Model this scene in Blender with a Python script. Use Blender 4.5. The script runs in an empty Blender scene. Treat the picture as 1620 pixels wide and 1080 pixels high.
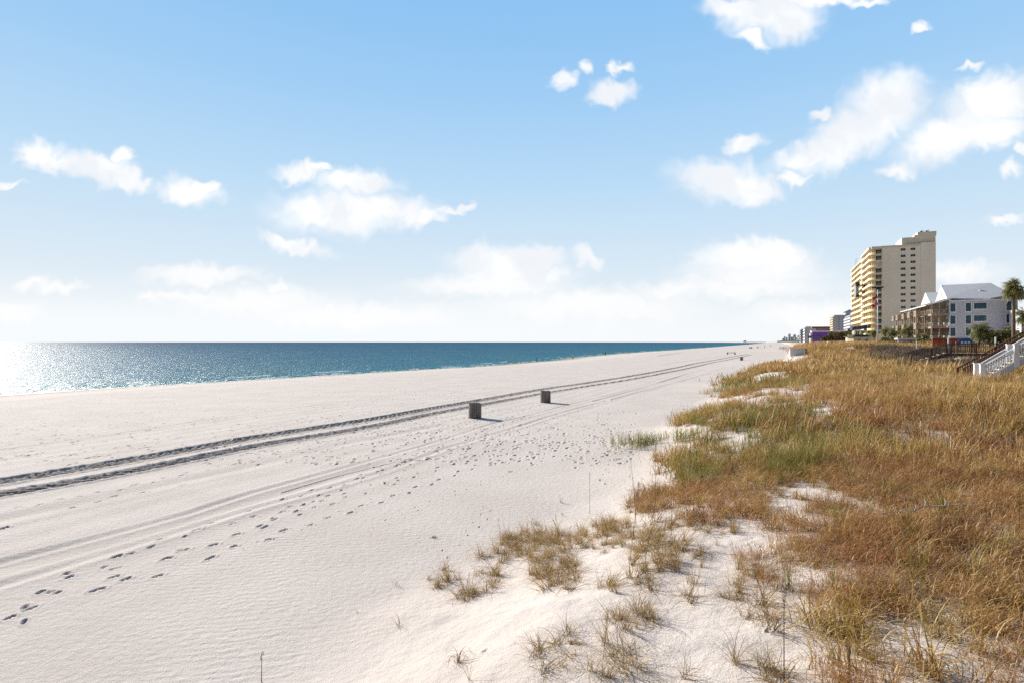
import bpy, bmesh, math, random
import numpy as np
from mathutils import Vector, Matrix
R = math.radians
random.seed(7); rng = np.random.default_rng(11)
SC = bpy.context.scene
COL = SC.collection
F = 900.0; CAMZ = 4.5; HZ = 541.0; WATER = -1.72
BD = R(25.3); CB, SB = math.cos(BD), math.sin(BD)      # direction the beach runs in

def ground_at(px, py, z=0.0):
    Y = (CAMZ - z) * F / (py - HZ); return ((px - 810) / F * Y, Y)
def along(px, Y): return (px - 810) / F * Y
def zat(py, Y): return CAMZ + (HZ - py) * Y / F
def st(x, y): return (x * SB + y * CB, x * CB - y * SB)    # (s along beach, t inland)
def xy(s, t): return (s * SB + t * CB, s * CB - t * SB)
def ray_s(px, s):            # where the sight line of column px meets the line s = const
    k = (px - 810) / F; Y = s / (k * SB + CB); return k * Y, Y
def ray_t(px, t):
    k = (px - 810) / F; Y = t / (k * CB - SB); return k * Y, Y

# ------------------------------------------------------------------ noise
def _hash(ix, iy, seed):
    ix = ix.astype(np.int64); iy = iy.astype(np.int64)
    h = (ix * 374761393 + iy * 668265263 + seed * 974634777) & 0x7fffffff
    h = ((h ^ (h >> 13)) * 1274126177) & 0x7fffffff
    h = h ^ (h >> 16)
    return (h & 0xffff) / 65535.0
def vnoise(x, y, seed=0):
    x = np.asarray(x, float); y = np.asarray(y, float)
    ix = np.floor(x); iy = np.floor(y); fx = x - ix; fy = y - iy
    fx = fx * fx * (3 - 2 * fx); fy = fy * fy * (3 - 2 * fy)
    a = _hash(ix, iy, seed); b = _hash(ix + 1, iy, seed); c = _hash(ix, iy + 1, seed); d = _hash(ix + 1, iy + 1, seed)
    return (a + (b - a) * fx) * (1 - fy) + (c + (d - c) * fx) * fy
def fbm(x, y, seed=0, n=4):
    v = 0; a = .5; t = 0
    for i in range(n):
        v = v + a * vnoise(x * 2**i + 17.3 * i, y * 2**i - 9.1 * i, seed + i); t += a; a *= .5
    return v / t
def sstep(a, b, x):
    t = np.clip((x - a) / (b - a), 0, 1); return t * t * (3 - 2 * t)

# ------------------------------------------------------------------ the lie of the land
SH_S = [-30000, -50, 34, 67, 92, 130, 180, 240, 300, 420, 700, 1500, 4000, 9000, 30000]
SH_T = [-90, -86, -82, -78.5, -73.5, -70.5, -70.5, -76, -80, -77, -76, -78, -90, -600, -9000]
ED_S = [-40, 5, 7.5, 11.7, 18.7, 25.4, 34, 54, 90, 160, 265, 500, 1500, 4000, 30000]
ED_T = [-6.5, -6.2, -6.8, -6, -4.2, -6.2, -6.0, -5.6, -2.9, .5, 2.0, 8, 8, 0, -8000]
PL_S = [-40, 0, 45, 80, 125, 200, 500]
PL_Z = [2.0, 2.0, 2.35, 2.2, 3.2, 3.5, 3.7]
def shore_t(s): return np.interp(s, SH_S, SH_T) + 1.1 * np.sin(s / 9.0) * np.exp(-np.abs(s) / 400) + .8 * np.sin(s / 23.0 + 1)
def height(x, y):
    x = np.asarray(x, float); y = np.asarray(y, float)
    s, t = st(x, y)
    sh = shore_t(s)
    w = t - sh                                    # metres up from the waterline
    beach = np.interp(w, [-400, -60, -12, 0, 5, 12, 26, 34], [-9, -4, -2.3, WATER, -1.42, -1.05, -.1, 0])
    beach = beach + .05 * (fbm(x / 9, y / 9, 3, 3) - .5) * sstep(5, 20, w)
    e = np.interp(s, ED_S, ED_T) + 1.6 * (fbm(s / 6, s * 0 + 3.3, 5, 2) - .5)
    tp = np.maximum(t - e, 0)
    P = np.interp(s, PL_S, PL_Z)
    L = np.interp(s, [0, 15, 30], [7.6, 7.0, 6.2])
    dune = P * (1 - np.exp(-tp / L)) * sstep(-.5, 5.0, tp)**.7
    dune = dune + (fbm(x / 6.5, y / 6.5, 21, 4) - .5) * 1.0 * sstep(.5, 7, tp) * np.interp(s, [0, 14, 60, 200, 600], [.28, .5, .9, 1.3, .5])
    dune = dune + (fbm(x / 1.6, y / 1.6, 31, 3) - .5) * .20 * sstep(.2, 2, tp)
    # rounded hummocks
    for (hx, hy, r, a) in HUM:
        dune = dune + a * np.exp(-((x - hx)**2 + (y - hy)**2) / r**2)
    inland = sstep(24, 42, t) * np.interp(s, [0, 60, 120], [0, .5, 1])
    dune = dune * (1 - inland) + 3.95 * inland * (tp > 0)
    return beach + dune
HUM = []
for px, py, z, r, a in [(1075, 735, .7, 2.2, .35), (1150, 670, .8, 3.2, .35), (1200, 605, .6, 5, .5), (1290, 549, 3.5, 16, .5), 
                        (1345, 549, 3.5, 13, .3), (860, 1000, .8, 1.6, .12), (1420, 640, 2.0, 6, .35), (1580, 660, 2.0, 5, .35)]:
    gx, gy = ground_at(px, py, z); HUM.append((gx, gy, r, a))
HUM.append((*xy(77.5, 19.5), 6.0, -.55)); HUM.append((*xy(77, 15.5), 4.5, -.3))
def H1(x, y): return float(height(np.array([x]), np.array([y]))[0])
def on_ground(px, py):
    """the spot on the ground seen at column px, row py of the view"""
    a = 2.0
    k = (px - 810) / F
    Ys = np.exp(np.linspace(math.log(2.0), math.log(3000), 4000))
    hh = height(k * Ys, Ys); rowz = CAMZ + (HZ - py) * Ys / F
    i = np.argmax(hh >= rowz)
    return k * Ys[i], Ys[i], hh[i]

# ------------------------------------------------------------------ materials
def nodes(m):
    m.use_nodes = True; nt = m.node_tree
    for n in list(nt.nodes): nt.nodes.remove(n)
    return nt, nt.nodes, nt.links
def N(nt, t, **kw):
    n = nt.nodes.new(t)
    for k, v in kw.items():
        if k.startswith('i_'):
            key = k[2:]; key = int(key) if key.isdigit() else key.replace('_', ' ')
            n.inputs[key].default_value = v
        else: setattr(n, k, v)
    return n
def rgb(c): return (c[0], c[1], c[2], 1)
def simple(name, c, rough=.7, var=.12, scale=3.0, metal=0, bump=0, bscale=20, stretch=(1, 1, 1), spec=.4, dirt=None):
    m = bpy.data.materials.new(name); nt, ns, L = nodes(m)
    o = N(nt, 'ShaderNodeOutputMaterial'); p = N(nt, 'ShaderNodeBsdfPrincipled')
    p.inputs['Roughness'].default_value = rough; p.inputs['Metallic'].default_value = metal; p.inputs['Specular IOR Level'].default_value = spec
    tc = N(nt, 'ShaderNodeTexCoord'); mp = N(nt, 'ShaderNodeMapping'); mp.inputs['Scale'].default_value = stretch
    L.new(tc.outputs['Object'], mp.inputs[0])
    nz = N(nt, 'ShaderNodeTexNoise', i_Scale=scale, i_Detail=5.0, i_Roughness=.38); L.new(mp.outputs[0], nz.inputs['Vector'])
    mr = N(nt, 'ShaderNodeMapRange'); mr.inputs[1].default_value = .3; mr.inputs[2].default_value = .7
    mr.inputs[3].default_value = 1 - var; mr.inputs[4].default_value = 1 + var; L.new(nz.outputs[0], mr.inputs[0])
    vm = N(nt, 'ShaderNodeVectorMath', operation='SCALE'); vm.inputs[0].default_value = c[:3]; L.new(mr.outputs[0], vm.inputs['Scale'])
    src = vm.outputs[0]
    if dirt:
        n2 = N(nt, 'ShaderNodeTexNoise', i_Scale=dirt[1], i_Detail=8.0, i_Roughness=.7); L.new(mp.outputs[0], n2.inputs['Vector'])
        m2 = N(nt, 'ShaderNodeMapRange'); m2.inputs[1].default_value = .5; m2.inputs[2].default_value = .75; L.new(n2.outputs[0], m2.inputs[0])
        mx = N(nt, 'ShaderNodeMix', data_type='RGBA'); L.new(m2.outputs[0], mx.inputs[0]); L.new(src, mx.inputs[6]); mx.inputs[7].default_value = rgb(dirt[0]); src = mx.outputs[2]
    L.new(src, p.inputs['Base Color'])
    if bump:
        n3 = N(nt, 'ShaderNodeTexNoise', i_Scale=bscale, i_Detail=4.0); L.new(mp.outputs[0], n3.inputs['Vector'])
        b = N(nt, 'ShaderNodeBump', i_Strength=bump, i_Distance=.02); L.new(n3.outputs[0], b.inputs['Height']); L.new(b.outputs[0], p.inputs['Normal'])
    L.new(p.outputs[0], o.inputs[0]); return m
def glass_mat(name, c=(.02, .03, .04), rough=.08):
    m = simple(name, c, rough, .3, .6, spec=.6); return m
def grass_mat(name, cols, trans=.35, patch=.25):
    """cols: root, mid colours and tip; hue varies from tuft to tuft and in patches over the ground"""
    m = bpy.data.materials.new(name); nt, ns, L = nodes(m)
    o = N(nt, 'ShaderNodeOutputMaterial')
    at = N(nt, 'ShaderNodeAttribute', attribute_name='h')
    oi = N(nt, 'ShaderNodeObjectInfo'); ge = N(nt, 'ShaderNodeNewGeometry')
    nz = N(nt, 'ShaderNodeTexNoise', i_Scale=patch, i_Detail=3.0); L.new(ge.outputs['Position'], nz.inputs['Vector'])
    n2 = N(nt, 'ShaderNodeAttribute', attribute_name='b')
    ad = N(nt, 'ShaderNodeMath', operation='MULTIPLY_ADD'); L.new(oi.outputs['Random'], ad.inputs[0]); ad.inputs[1].default_value = .35; L.new(nz.outputs[0], ad.inputs[2])
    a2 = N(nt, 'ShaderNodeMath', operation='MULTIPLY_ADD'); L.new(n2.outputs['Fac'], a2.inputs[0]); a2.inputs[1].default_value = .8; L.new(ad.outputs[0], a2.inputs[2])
    mr = N(nt, 'ShaderNodeMapRange'); mr.inputs[1].default_value = .5; mr.inputs[2].default_value = 1.6; L.new(a2.outputs[0], mr.inputs[0])
    cr = N(nt, 'ShaderNodeValToRGB'); el = cr.color_ramp.elements
    mids = cols[1]
    el[0].position = 0; el[0].color = rgb(mids[0]); el[1].position = 1; el[1].color = rgb(mids[-1])
    for i, c in enumerate(mids[1:-1]): e = el.new((i + 1) / (len(mids) - 1)); e.color = rgb(c)
    L.new(mr.outputs[0], cr.inputs[0])
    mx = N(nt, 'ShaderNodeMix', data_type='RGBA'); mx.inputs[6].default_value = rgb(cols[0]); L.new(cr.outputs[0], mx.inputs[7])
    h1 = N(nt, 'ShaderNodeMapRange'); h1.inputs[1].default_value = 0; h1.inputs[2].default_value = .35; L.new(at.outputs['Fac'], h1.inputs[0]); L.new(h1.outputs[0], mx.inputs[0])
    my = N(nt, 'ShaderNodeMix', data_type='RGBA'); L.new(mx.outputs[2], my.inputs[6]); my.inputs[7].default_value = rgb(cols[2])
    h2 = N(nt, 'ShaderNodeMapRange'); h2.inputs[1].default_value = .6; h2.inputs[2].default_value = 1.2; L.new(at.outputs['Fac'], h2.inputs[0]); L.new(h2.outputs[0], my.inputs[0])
    d = N(nt, 'ShaderNodeBsdfDiffuse'); t = N(nt, 'ShaderNodeBsdfTranslucent'); ms = N(nt, 'ShaderNodeMixShader', i_0=trans)
    L.new(my.outputs[2], d.inputs[0]); L.new(my.outputs[2], t.inputs[0]); L.new(d.outputs[0], ms.inputs[1]); L.new(t.outputs[0], ms.inputs[2])
    g = N(nt, 'ShaderNodeBsdfGlossy', i_Roughness=.45); g.inputs[0].default_value = (.5, .5, .5, 1); m3 = N(nt, 'ShaderNodeMixShader', i_0=.06)
    L.new(ms.outputs[0], m3.inputs[1]); L.new(g.outputs[0], m3.inputs[2]); L.new(m3.outputs[0], o.inputs[0])
    return m

M = {}
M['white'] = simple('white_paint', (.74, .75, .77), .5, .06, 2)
M['cream'] = simple('cream_stucco', (.68, .61, .48), .85, .05, .4, bump=.2, bscale=6)
M['yellow'] = simple('warm_stucco', (.80, .64, .38), .85, .06, .5)
M['taupe'] = simple('taupe_stucco', (.82, .74, .60), .85, .04, .3, stretch=(1, 1, .4))
M['parapet'] = simple('parapet_stucco', (.74, .63, .42), .85, .06, 1)
M['offwhite'] = simple('offwhite', (.78, .70, .52), .8, .07, 1)
M['greysiding'] = simple('grey_siding', (.54, .555, .61), .7, .05, .8)
M['metalroof'] = simple('metal_roof', (.66, .67, .69), .6, .06, 1.5, metal=.0)
M['glass'] = glass_mat('window_glass'); M['blueglass'] = glass_mat('blue_glass', (.015, .07, .11))
M['timber'] = simple('weathered_timber', (.42, .34, .26), .85, .3, 2.5, stretch=(1, 1, 6), bump=.3)
M['darktimber'] = simple('dark_timber', (.10, .075, .06), .8, .35, 3, bump=.3, spec=.2)
M['greytimber'] = simple('grey_timber', (.30, .27, .24), .85, .25, 3, bump=.3)
M['tread'] = simple('stair_tread', (.55, .49, .38), .8, .2, 3)
M['slat'] = simple('bin_slat', (.21, .185, .17), .8, .35, 5, stretch=(1, 1, .3), bump=.4)
M['black'] = simple('black_metal', (.02, .02, .022), .6, .2, 4)
M['grey'] = simple('grey_metal', (.28, .29, .31), .5, .1, 2)
M['lightgrey'] = simple('light_grey_panel', (.55, .57, .62), .6, .08, 1.2, dirt=((.4, .38, .36), 1.5))
M['darkgrey'] = simple('dark_grey_wall', (.16, .17, .20), .7, .1, .2)
M['redbrown'] = simple('red_brown', (.20, .05, .04), .8, .12, .5)
M['red'] = simple('red_fence', (.33, .055, .035), .7, .15, .8)
M['flagred'] = simple('flag_red', (.75, .03, .04), .7, .08, 2)
M['purple'] = simple('purple_wall', (.19, .085, .42), .8, .05, .2)
M['blue'] = simple('blue_canvas', (.02, .11, .36), .6, .1, 1)
M['navy'] = simple('navy_awning', (.02, .05, .15), .6, .1, 1)
M['orangewood'] = simple('orange_wood', (.36, .15, .05), .7, .15, 2)
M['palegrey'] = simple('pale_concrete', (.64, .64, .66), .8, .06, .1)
M['brick'] = simple('brick_wall', (.22, .10, .07), .9, .15, 3)
M['bark'] = simple('palm_bark', (.16, .125, .095), .95, .35, 6, bump=.8, bscale=15)
M['foliage'] = grass_mat('palm_frond', ((.10, .09, .03), [(.07, .10, .025), (.14, .16, .04), (.28, .25, .07)], (.36, .32, .12)), .3, .9)
M['bush'] = grass_mat('bush_leaf', ((.05, .05, .02), [(.06, .08, .025), (.12, .13, .04), (.19, .18, .06)], (.24, .21, .09)), .3, .8)
M['scrub'] = grass_mat('scrub_twig', ((.08, .06, .05), [(.10, .075, .055), (.17, .125, .085), (.25, .18, .12)], (.30, .23, .16)), .15, .6)
M['pine'] = grass_mat('pine_leaf', ((.05, .05, .02), [(.05, .06, .02), (.10, .09, .03), (.18, .13, .05)], (.2, .16, .07)), .25, .5)
M['skin'] = simple('skin', (.45, .27, .19), .6, .05); M['hair'] = simple('hair', (.03, .02, .015), .6, .1)
for nm, c in dict(navycloth=(.02, .025, .05), blackcloth=(.015, .015, .017), whitecloth=(.7, .7, .7), greycloth=(.22, .22, .24), bluecloth=(.06, .12, .3), tancloth=(.4, .3, .2), redcloth=(.4, .05, .05)).items():
    M[nm] = simple(nm, c, .85, .08)

# ------------------------------------------------------------------ object helpers
def tag(o, label=None, cat=None, group=None, kind=None):
    if label: o['label'] = label
    if cat: o['category'] = cat
    if group: o['group'] = group
    if kind: o['kind'] = kind
    return o
def empty(name, loc, rz=0.0, label=None, cat=None, group=None):
    o = bpy.data.objects.new(name, None); COL.objects.link(o); o.location = loc; o.rotation_euler = (0, 0, rz); o.empty_display_size = .2
    return tag(o, label, cat, group)
class MB:
    def __init__(s): s.v = []; s.f = []; s.mi = []; s.h = []; s.cur = 0; s.bb = []
    def add(s, vs, fs, hs=None, b=0):
        n = len(s.v); s.v += [tuple(p) for p in vs]; s.f += [tuple(i + n for i in f) for f in fs]; s.mi += [s.cur] * len(fs)
        s.h += list(hs) if hs is not None else [.5] * len(vs); s.bb += [b] * len(vs); return s
    def box(s, x0, x1, y0, y1, z0, z1):
        return s.add([(x0, y0, z0), (x1, y0, z0), (x1, y1, z0), (x0, y1, z0), (x0, y0, z1), (x1, y0, z1), (x1, y1, z1), (x0, y1, z1)],
                     [(0, 3, 2, 1), (4, 5, 6, 7), (0, 1, 5, 4), (1, 2, 6, 5), (2, 3, 7, 6), (3, 0, 4, 7)])
    def prism(s, poly, z0, z1):                    # poly in xy, extruded in z
        n = len(poly)
        return s.add([(x, y, z0) for x, y in poly] + [(x, y, z1) for x, y in poly],
                     [tuple(range(n))[::-1], tuple(range(n, 2 * n))] + [(i, (i + 1) % n, n + (i + 1) % n, n + i) for i in range(n)])
    def prismx(s, poly, x0, x1):                   # poly in (y,z), extruded along x
        n = len(poly)
        return s.add([(x0, a, b) for a, b in poly] + [(x1, a, b) for a, b in poly],
                     [tuple(range(n))[::-1], tuple(range(n, 2 * n))] + [(i, (i + 1) % n, n + (i + 1) % n, n + i) for i in range(n)])
    def prismy(s, poly, y0, y1):                   # poly in (x,z), extruded along y
        n = len(poly)
        return s.add([(a, y0, b) for a, b in poly] + [(a, y1, b) for a, b in poly],
                     [tuple(range(n)), tuple(range(n, 2 * n))[::-1]] + [(i, n + i, n + (i + 1) % n, (i + 1) % n) for i in range(n)])
    def bar(s, a, b, w, d=None):                   # square bar between two points
        a = Vector(a); b = Vector(b); d = d or w; z = (b - a).normalized()
        up = Vector((0, 0, 1)) if abs(z.z) < .98 else Vector((0, 1, 0))
        x = z.cross(up).normalized(); y = x.cross(z).normalized()
        vs = []
        for p in (a, b):
            for i, j in ((-1, -1), (1, -1), (1, 1), (-1, 1)): vs.append(p + x * i * w / 2 + y * j * d / 2)
        return s.add(vs, [(0, 3, 2, 1), (4, 5, 6, 7), (0, 1, 5, 4), (1, 2, 6, 5), (2, 3, 7, 6), (3, 0, 4, 7)])
    def tube(s, pts, rs, n=8, hs=None, b=0, cap=True):
        pts = [Vector(p) for p in pts]
        if not isinstance(rs, (list, tuple)): rs = [rs] * len(pts)
        vs = []; hv = []
        for i, p in enumerate(pts):
            d = (pts[min(i + 1, len(pts) - 1)] - pts[max(i - 1, 0)]).normalized()
            up = Vector((1, 0, 0)) if abs(d.x) < .9 else Vector((0, 1, 0))
            x = d.cross(up).normalized(); y = d.cross(x)
            for k in range(n):
                a = 2 * math.pi * k / n; vs.append(p + (x * math.cos(a) + y * math.sin(a)) * rs[i]); hv.append(hs[i] if hs else .5)
        fs = [(i * n + k, i * n + (k + 1) % n, (i + 1) * n + (k + 1) % n, (i + 1) * n + k) for i in range(len(pts) - 1) for k in range(n)]
        if cap: fs += [tuple(range(n))[::-1], tuple(range((len(pts) - 1) * n, len(pts) * n))]
        return s.add(vs, fs, hv, b)
    def ribbon(s, pts, ws, side, hs, b):
        vs = []; hv = []
        for p, w, h in zip(pts, ws, hs): vs += [p - side * w / 2, p + side * w / 2]; hv += [h, h]
        n = len(pts); return s.add(vs, [(2 * i, 2 * i + 1, 2 * i + 3, 2 * i + 2) for i in range(n - 1)], hv, b)
    def mesh(s, name, mats, smooth=False, attr=False):
        me = bpy.data.meshes.new(name); me.from_pydata(s.v, [], s.f)
        for m in (mats if isinstance(mats, (list, tuple)) else [mats]): me.materials.append(M[m] if isinstance(m, str) else m)
        me.polygons.foreach_set('material_index', s.mi)
        if smooth: me.polygons.foreach_set('use_smooth', [True] * len(s.f))
        if attr:
            a = me.attributes.new('h', 'FLOAT', 'POINT'); a.data.foreach_set('value', s.h)
            a = me.attributes.new('b', 'FLOAT', 'POINT'); a.data.foreach_set('value', s.bb)
        me.update(); return me
    def build(s, name, mats, parent=None, smooth=False, loc=None, rz=0, attr=False):
        return put(name, s.mesh(name, mats, smooth, attr), parent, loc, rz)
def put(name, me, parent=None, loc=None, rz=0):
    o = bpy.data.objects.new(name, me); COL.objects.link(o)
    if parent: o.parent = parent
    if loc is not None: o.location = loc
    o.rotation_euler = (0, 0, rz); return o
def copy_tree(o, parent=None):
    c = o.copy(); COL.objects.link(c); c.parent = parent
    for ch in list(o.children): copy_tree(ch, c)
    return c
BRZ = -BD      # local x = inland, local y = along the beach
def site(name, s, t, z, label, cat, group=None):
    x, y = xy(s, t); return empty(name, (x, y, z), BRZ, label, cat, group)

# ------------------------------------------------------------------ camera, light, sky
cam = bpy.data.cameras.new('camera'); co = bpy.data.objects.new('camera', cam); COL.objects.link(co); SC.camera = co
cam.sensor_width = 36; cam.lens = 36 * F / 1620; cam.clip_start = .1; cam.clip_end = 60000
co.location = (0, 0, CAMZ); co.rotation_euler = (R(90) + 1 / F, 0, 0)
SUN_AZ, SUN_EL = R(-47), R(26)           # azimuth from +Y towards +X
sd = Vector((math.sin(SUN_AZ) * math.cos(SUN_EL), math.cos(SUN_AZ) * math.cos(SUN_EL), math.sin(SUN_EL)))
sun = bpy.data.lights.new('sun', 'SUN'); so = bpy.data.objects.new('sun', sun); COL.objects.link(so)
sun.energy = 4.2; sun.angle = R(.55); sun.color = (1, .93, .83); so.rotation_euler = (-sd).to_track_quat('-Z', 'Y').to_euler()
EXPO = .72
SC.view_settings.view_transform = 'Standard'; SC.view_settings.look = 'None'; SC.view_settings.exposure = EXPO; SC.view_settings.gamma = 1
W = bpy.data.worlds.new('World'); SC.world = W; W.use_nodes = True
nt = W.node_tree; L = nt.links
for n in list(nt.nodes): nt.nodes.remove(n)
SKY_STR = .10
out = N(nt, 'ShaderNodeOutputWorld'); bg = N(nt, 'ShaderNodeBackground', i_Strength=SKY_STR); L.new(bg.outputs[0], out.inputs[0])
sky = N(nt, 'ShaderNodeTexSky', sky_type='NISHITA', sun_disc=False, sun_elevation=SUN_EL, sun_rotation=SUN_AZ, altitude=0, air_density=1.0, dust_density=.6, ozone_density=1.5)
tc = N(nt, 'ShaderNodeTexCoord')
sep = N(nt, 'ShaderNodeSeparateXYZ'); L.new(tc.outputs['Generated'], sep.inputs[0])
def mth(op, a, b=None, c=None, clamp=False):
    n = N(nt, 'ShaderNodeMath', operation=op, use_clamp=clamp)
    for i, v in enumerate((a, b, c)):
        if v is None: continue
        if isinstance(v, (int, float)): n.inputs[i].default_value = v
        else: L.new(v, n.inputs[i])
    return n.outputs[0]
def mrange(v, a, b, c=0, d=1, smooth=True):
    n = N(nt, 'ShaderNodeMapRange', interpolation_type='SMOOTHSTEP' if smooth else 'LINEAR')
    L.new(v, n.inputs[0])
    for i, q in enumerate((a, b, c, d)): n.inputs[i + 1].default_value = q
    return n.outputs[0]
ysafe = mth('MAXIMUM', sep.outputs[1], .05)
u = mth('DIVIDE', sep.outputs[0], ysafe); v = mth('DIVIDE', sep.outputs[2], ysafe)
uv0 = N(nt, 'ShaderNodeCombineXYZ'); L.new(u, uv0.inputs[0]); L.new(v, uv0.inputs[1])
def warp(src, scale, amp, det=5.0, seed=0.0):
    nz = N(nt, 'ShaderNodeTexNoise', noise_dimensions='2D', i_Scale=scale, i_Detail=det, i_Roughness=.38)
    ofs = N(nt, 'ShaderNodeVectorMath', operation='ADD'); L.new(src, ofs.inputs[0]); ofs.inputs[1].default_value = (seed, seed * 1.7, 0); L.new(ofs.outputs[0], nz.inputs['Vector'])
    sb = N(nt, 'ShaderNodeVectorMath', operation='SUBTRACT'); L.new(nz.outputs['Color'], sb.inputs[0]); sb.inputs[1].default_value = (.5, .5, .5)
    ml = N(nt, 'ShaderNodeVectorMath', operation='MULTIPLY'); L.new(sb.outputs[0], ml.inputs[0]); ml.inputs[1].default_value = (amp, amp, 0)
    a = N(nt, 'ShaderNodeVectorMath', operation='ADD'); L.new(src, a.inputs[0]); L.new(ml.outputs[0], a.inputs[1]); return a.outputs[0]
uvw = warp(warp(uv0.outputs[0], 15, .036, 3.0), 50, .026, 8.0, 5.0)
STRONG = [(1215,20,72,38,0),(1170,8,55,20,0),(1250,35,42,32,0),(1290,-2,80,14,0),(1190,62,24,12,-20),(1375,2,32,7,0),
 (890,123,20,13,20),(965,147,38,16,5),
 (1405,165,68,46,15),(1340,215,84,36,38),(1305,180,20,12,0),(1375,205,55,36,20),(1285,245,58,22,20),
 (1150,288,80,32,-8),(1175,230,27,16,10),(1195,302,42,22,0),(1255,284,26,8,0),
 (1565,160,72,40,12),(1495,215,76,36,28),(1600,150,45,30,0),(1560,210,65,26,10),(1592,350,28,10,0),(1612,237,13,9,0),
 (1455,40,16,7,20),(62,243,34,22,-8),(150,262,56,24,-10),(195,285,42,18,-5),(195,246,15,14,0),(100,258,34,16,0),(228,285,14,8,20),
 (298,303,45,23,-5),(325,292,20,12,-20),(472,271,38,14,5),(505,267,20,6,5),(545,335,105,34,0),(565,288,62,20,0),(620,330,66,22,-6),(668,345,34,13,0),(500,338,56,26,0),
 (725,335,30,8,8),(745,329,14,6,0),(470,390,58,12,-14),(780,410,68,22,0),(850,408,45,17,0),(820,430,95,18,0),(930,409,28,11,-25),(1198,402,85,20,0),(1165,412,58,12,0),(1240,410,48,14,0)]
FAINT = [(985,106,16,8,10),(968,112,7,10,0),(1065,460,46,13,0),(1200,432,95,20,0),(1180,455,110,18,0),(770,455,110,16,0),(320,436,78,14,0),(240,467,19,8,0),(300,470,60,10,0),(400,478,110,18,0),(440,455,20,10,0),
 (45,448,25,9,0),(90,455,40,9,0),(20,495,40,12,0),(560,500,150,18,0),(930,485,150,22,0),(1510,430,60,16,0),(15,296,16,6,0),(1425,272,22,10,0),(1530,103,18,4,5),(1600,268,14,8,0),(930,112,9,9,0),(1300,500,100,18,0)]
def chain(lst, src):
    cur = None
    for (cx, cy, rx, ry, rot) in lst:
        mp = N(nt, 'ShaderNodeMapping', vector_type='TEXTURE')
        mp.inputs['Location'].default_value = ((cx - 810) / F, (HZ - cy) / F, 0); mp.inputs['Rotation'].default_value = (0, 0, R(rot)); mp.inputs['Scale'].default_value = (rx * 1.2 / F, ry * 1.2 / F, 1)
        L.new(src, mp.inputs[0]); ln = N(nt, 'ShaderNodeVectorMath', operation='LENGTH'); L.new(mp.outputs[0], ln.inputs[0])
        cur = ln.outputs['Value'] if cur is None else mth('SMOOTH_MIN', cur, ln.outputs['Value'], .22)
    return cur
dS = chain(STRONG, uvw); dF = chain(FAINT, uvw)
fwd = mrange(sep.outputs[1], .1, .3)
aS = mth('MULTIPLY', mrange(dS, 1.24, .36), fwd); aF = mth('MULTIPLY', mrange(dF, 1.5, .2, 0, .92), fwd)
# pale air low over the horizon, stronger towards the sun
dot = N(nt, 'ShaderNodeVectorMath', operation='DOT_PRODUCT'); L.new(tc.outputs['Generated'], dot.inputs[0]); dot.inputs[1].default_value = sd
glow = mrange(dot.outputs['Value'], .2, 1.0)
CW = 1 / (SKY_STR * 2**EXPO)
hz1 = mth('MULTIPLY', mrange(sep.outputs[2], .13, .0, 0, 1), mrange(sep.outputs[1], -.1, .5, .55, 1))
hz = mth('POWER', hz1, 1.6)
hz = mth('MULTIPLY', hz, mth('MULTIPLY_ADD', glow, .55, .72), clamp=True)
vl = N(nt, 'ShaderNodeVectorMath', operation='LENGTH'); L.new(sky.outputs[0], vl.inputs[0])
k_ = mth('DIVIDE', 3.2, mth('ADD', vl.outputs['Value'], 3.2))
sk0 = N(nt, 'ShaderNodeVectorMath', operation='SCALE'); L.new(sky.outputs[0], sk0.inputs[0]); L.new(k_, sk0.inputs['Scale'])
rampn = N(nt, 'ShaderNodeValToRGB'); L.new(sep.outputs[2], rampn.inputs[0]); re_ = rampn.color_ramp.elements
re_[0].position = 0; re_[0].color = (.99, 1.0, 1.0, 1); re_[1].position = 1; re_[1].color = (.05, .14, .36, 1)
for q_, c_ in ((.06, (.86, .94, 1.0)), (.15, (.72, .87, 1.0)), (.27, (.53, .77, 1.0)), (.40, (.375, .66, .985)), (.52, (.285, .585, .96)), (.66, (.12, .28, .58))): e_ = re_.new(q_); e_.color = rgb(c_)
rs_ = N(nt, 'ShaderNodeVectorMath', operation='SCALE'); L.new(rampn.outputs[0], rs_.inputs[0]); rs_.inputs['Scale'].default_value = CW
sk = N(nt, 'ShaderNodeMix', data_type='RGBA'); L.new(mrange(sep.outputs[1], -.1, .5, 0, .9), sk.inputs[0]); L.new(sk0.outputs[0], sk.inputs[6]); L.new(rs_.outputs[0], sk.inputs[7])
mx1 = N(nt, 'ShaderNodeMix', data_type='RGBA'); L.new(hz, mx1.inputs[0]); L.new(sk.outputs[2], mx1.inputs[6]); mx1.inputs[7].default_value = (CW * .93, CW * .97, CW * 1.0, 1)
cn = N(nt, 'ShaderNodeTexNoise', noise_dimensions='2D', i_Scale=9.0, i_Detail=5.0); L.new(uvw, cn.inputs['Vector'])
cc = N(nt, 'ShaderNodeMix', data_type='RGBA'); L.new(mrange(cn.outputs[0], .35, .65), cc.inputs[0]); cc.inputs[6].default_value = (CW * .90, CW * .93, CW * .97, 1); cc.inputs[7].default_value = (CW * 1.05, CW * 1.05, CW * 1.05, 1)
mx2 = N(nt, 'ShaderNodeMix', data_type='RGBA'); L.new(aF, mx2.inputs[0]); L.new(mx1.outputs[2], mx2.inputs[6]); mx2.inputs[7].default_value = (CW, CW, CW, 1)
mx3 = N(nt, 'ShaderNodeMix', data_type='RGBA'); L.new(mth('MULTIPLY', aS, .96), mx3.inputs[0]); L.new(mx2.outputs[2], mx3.inputs[6]); L.new(cc.outputs[2], mx3.inputs[7])
L.new(mx3.outputs[2], bg.inputs[0])
SC.cycles.use_denoising = False; SC.cycles.use_adaptive_sampling = False
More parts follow.
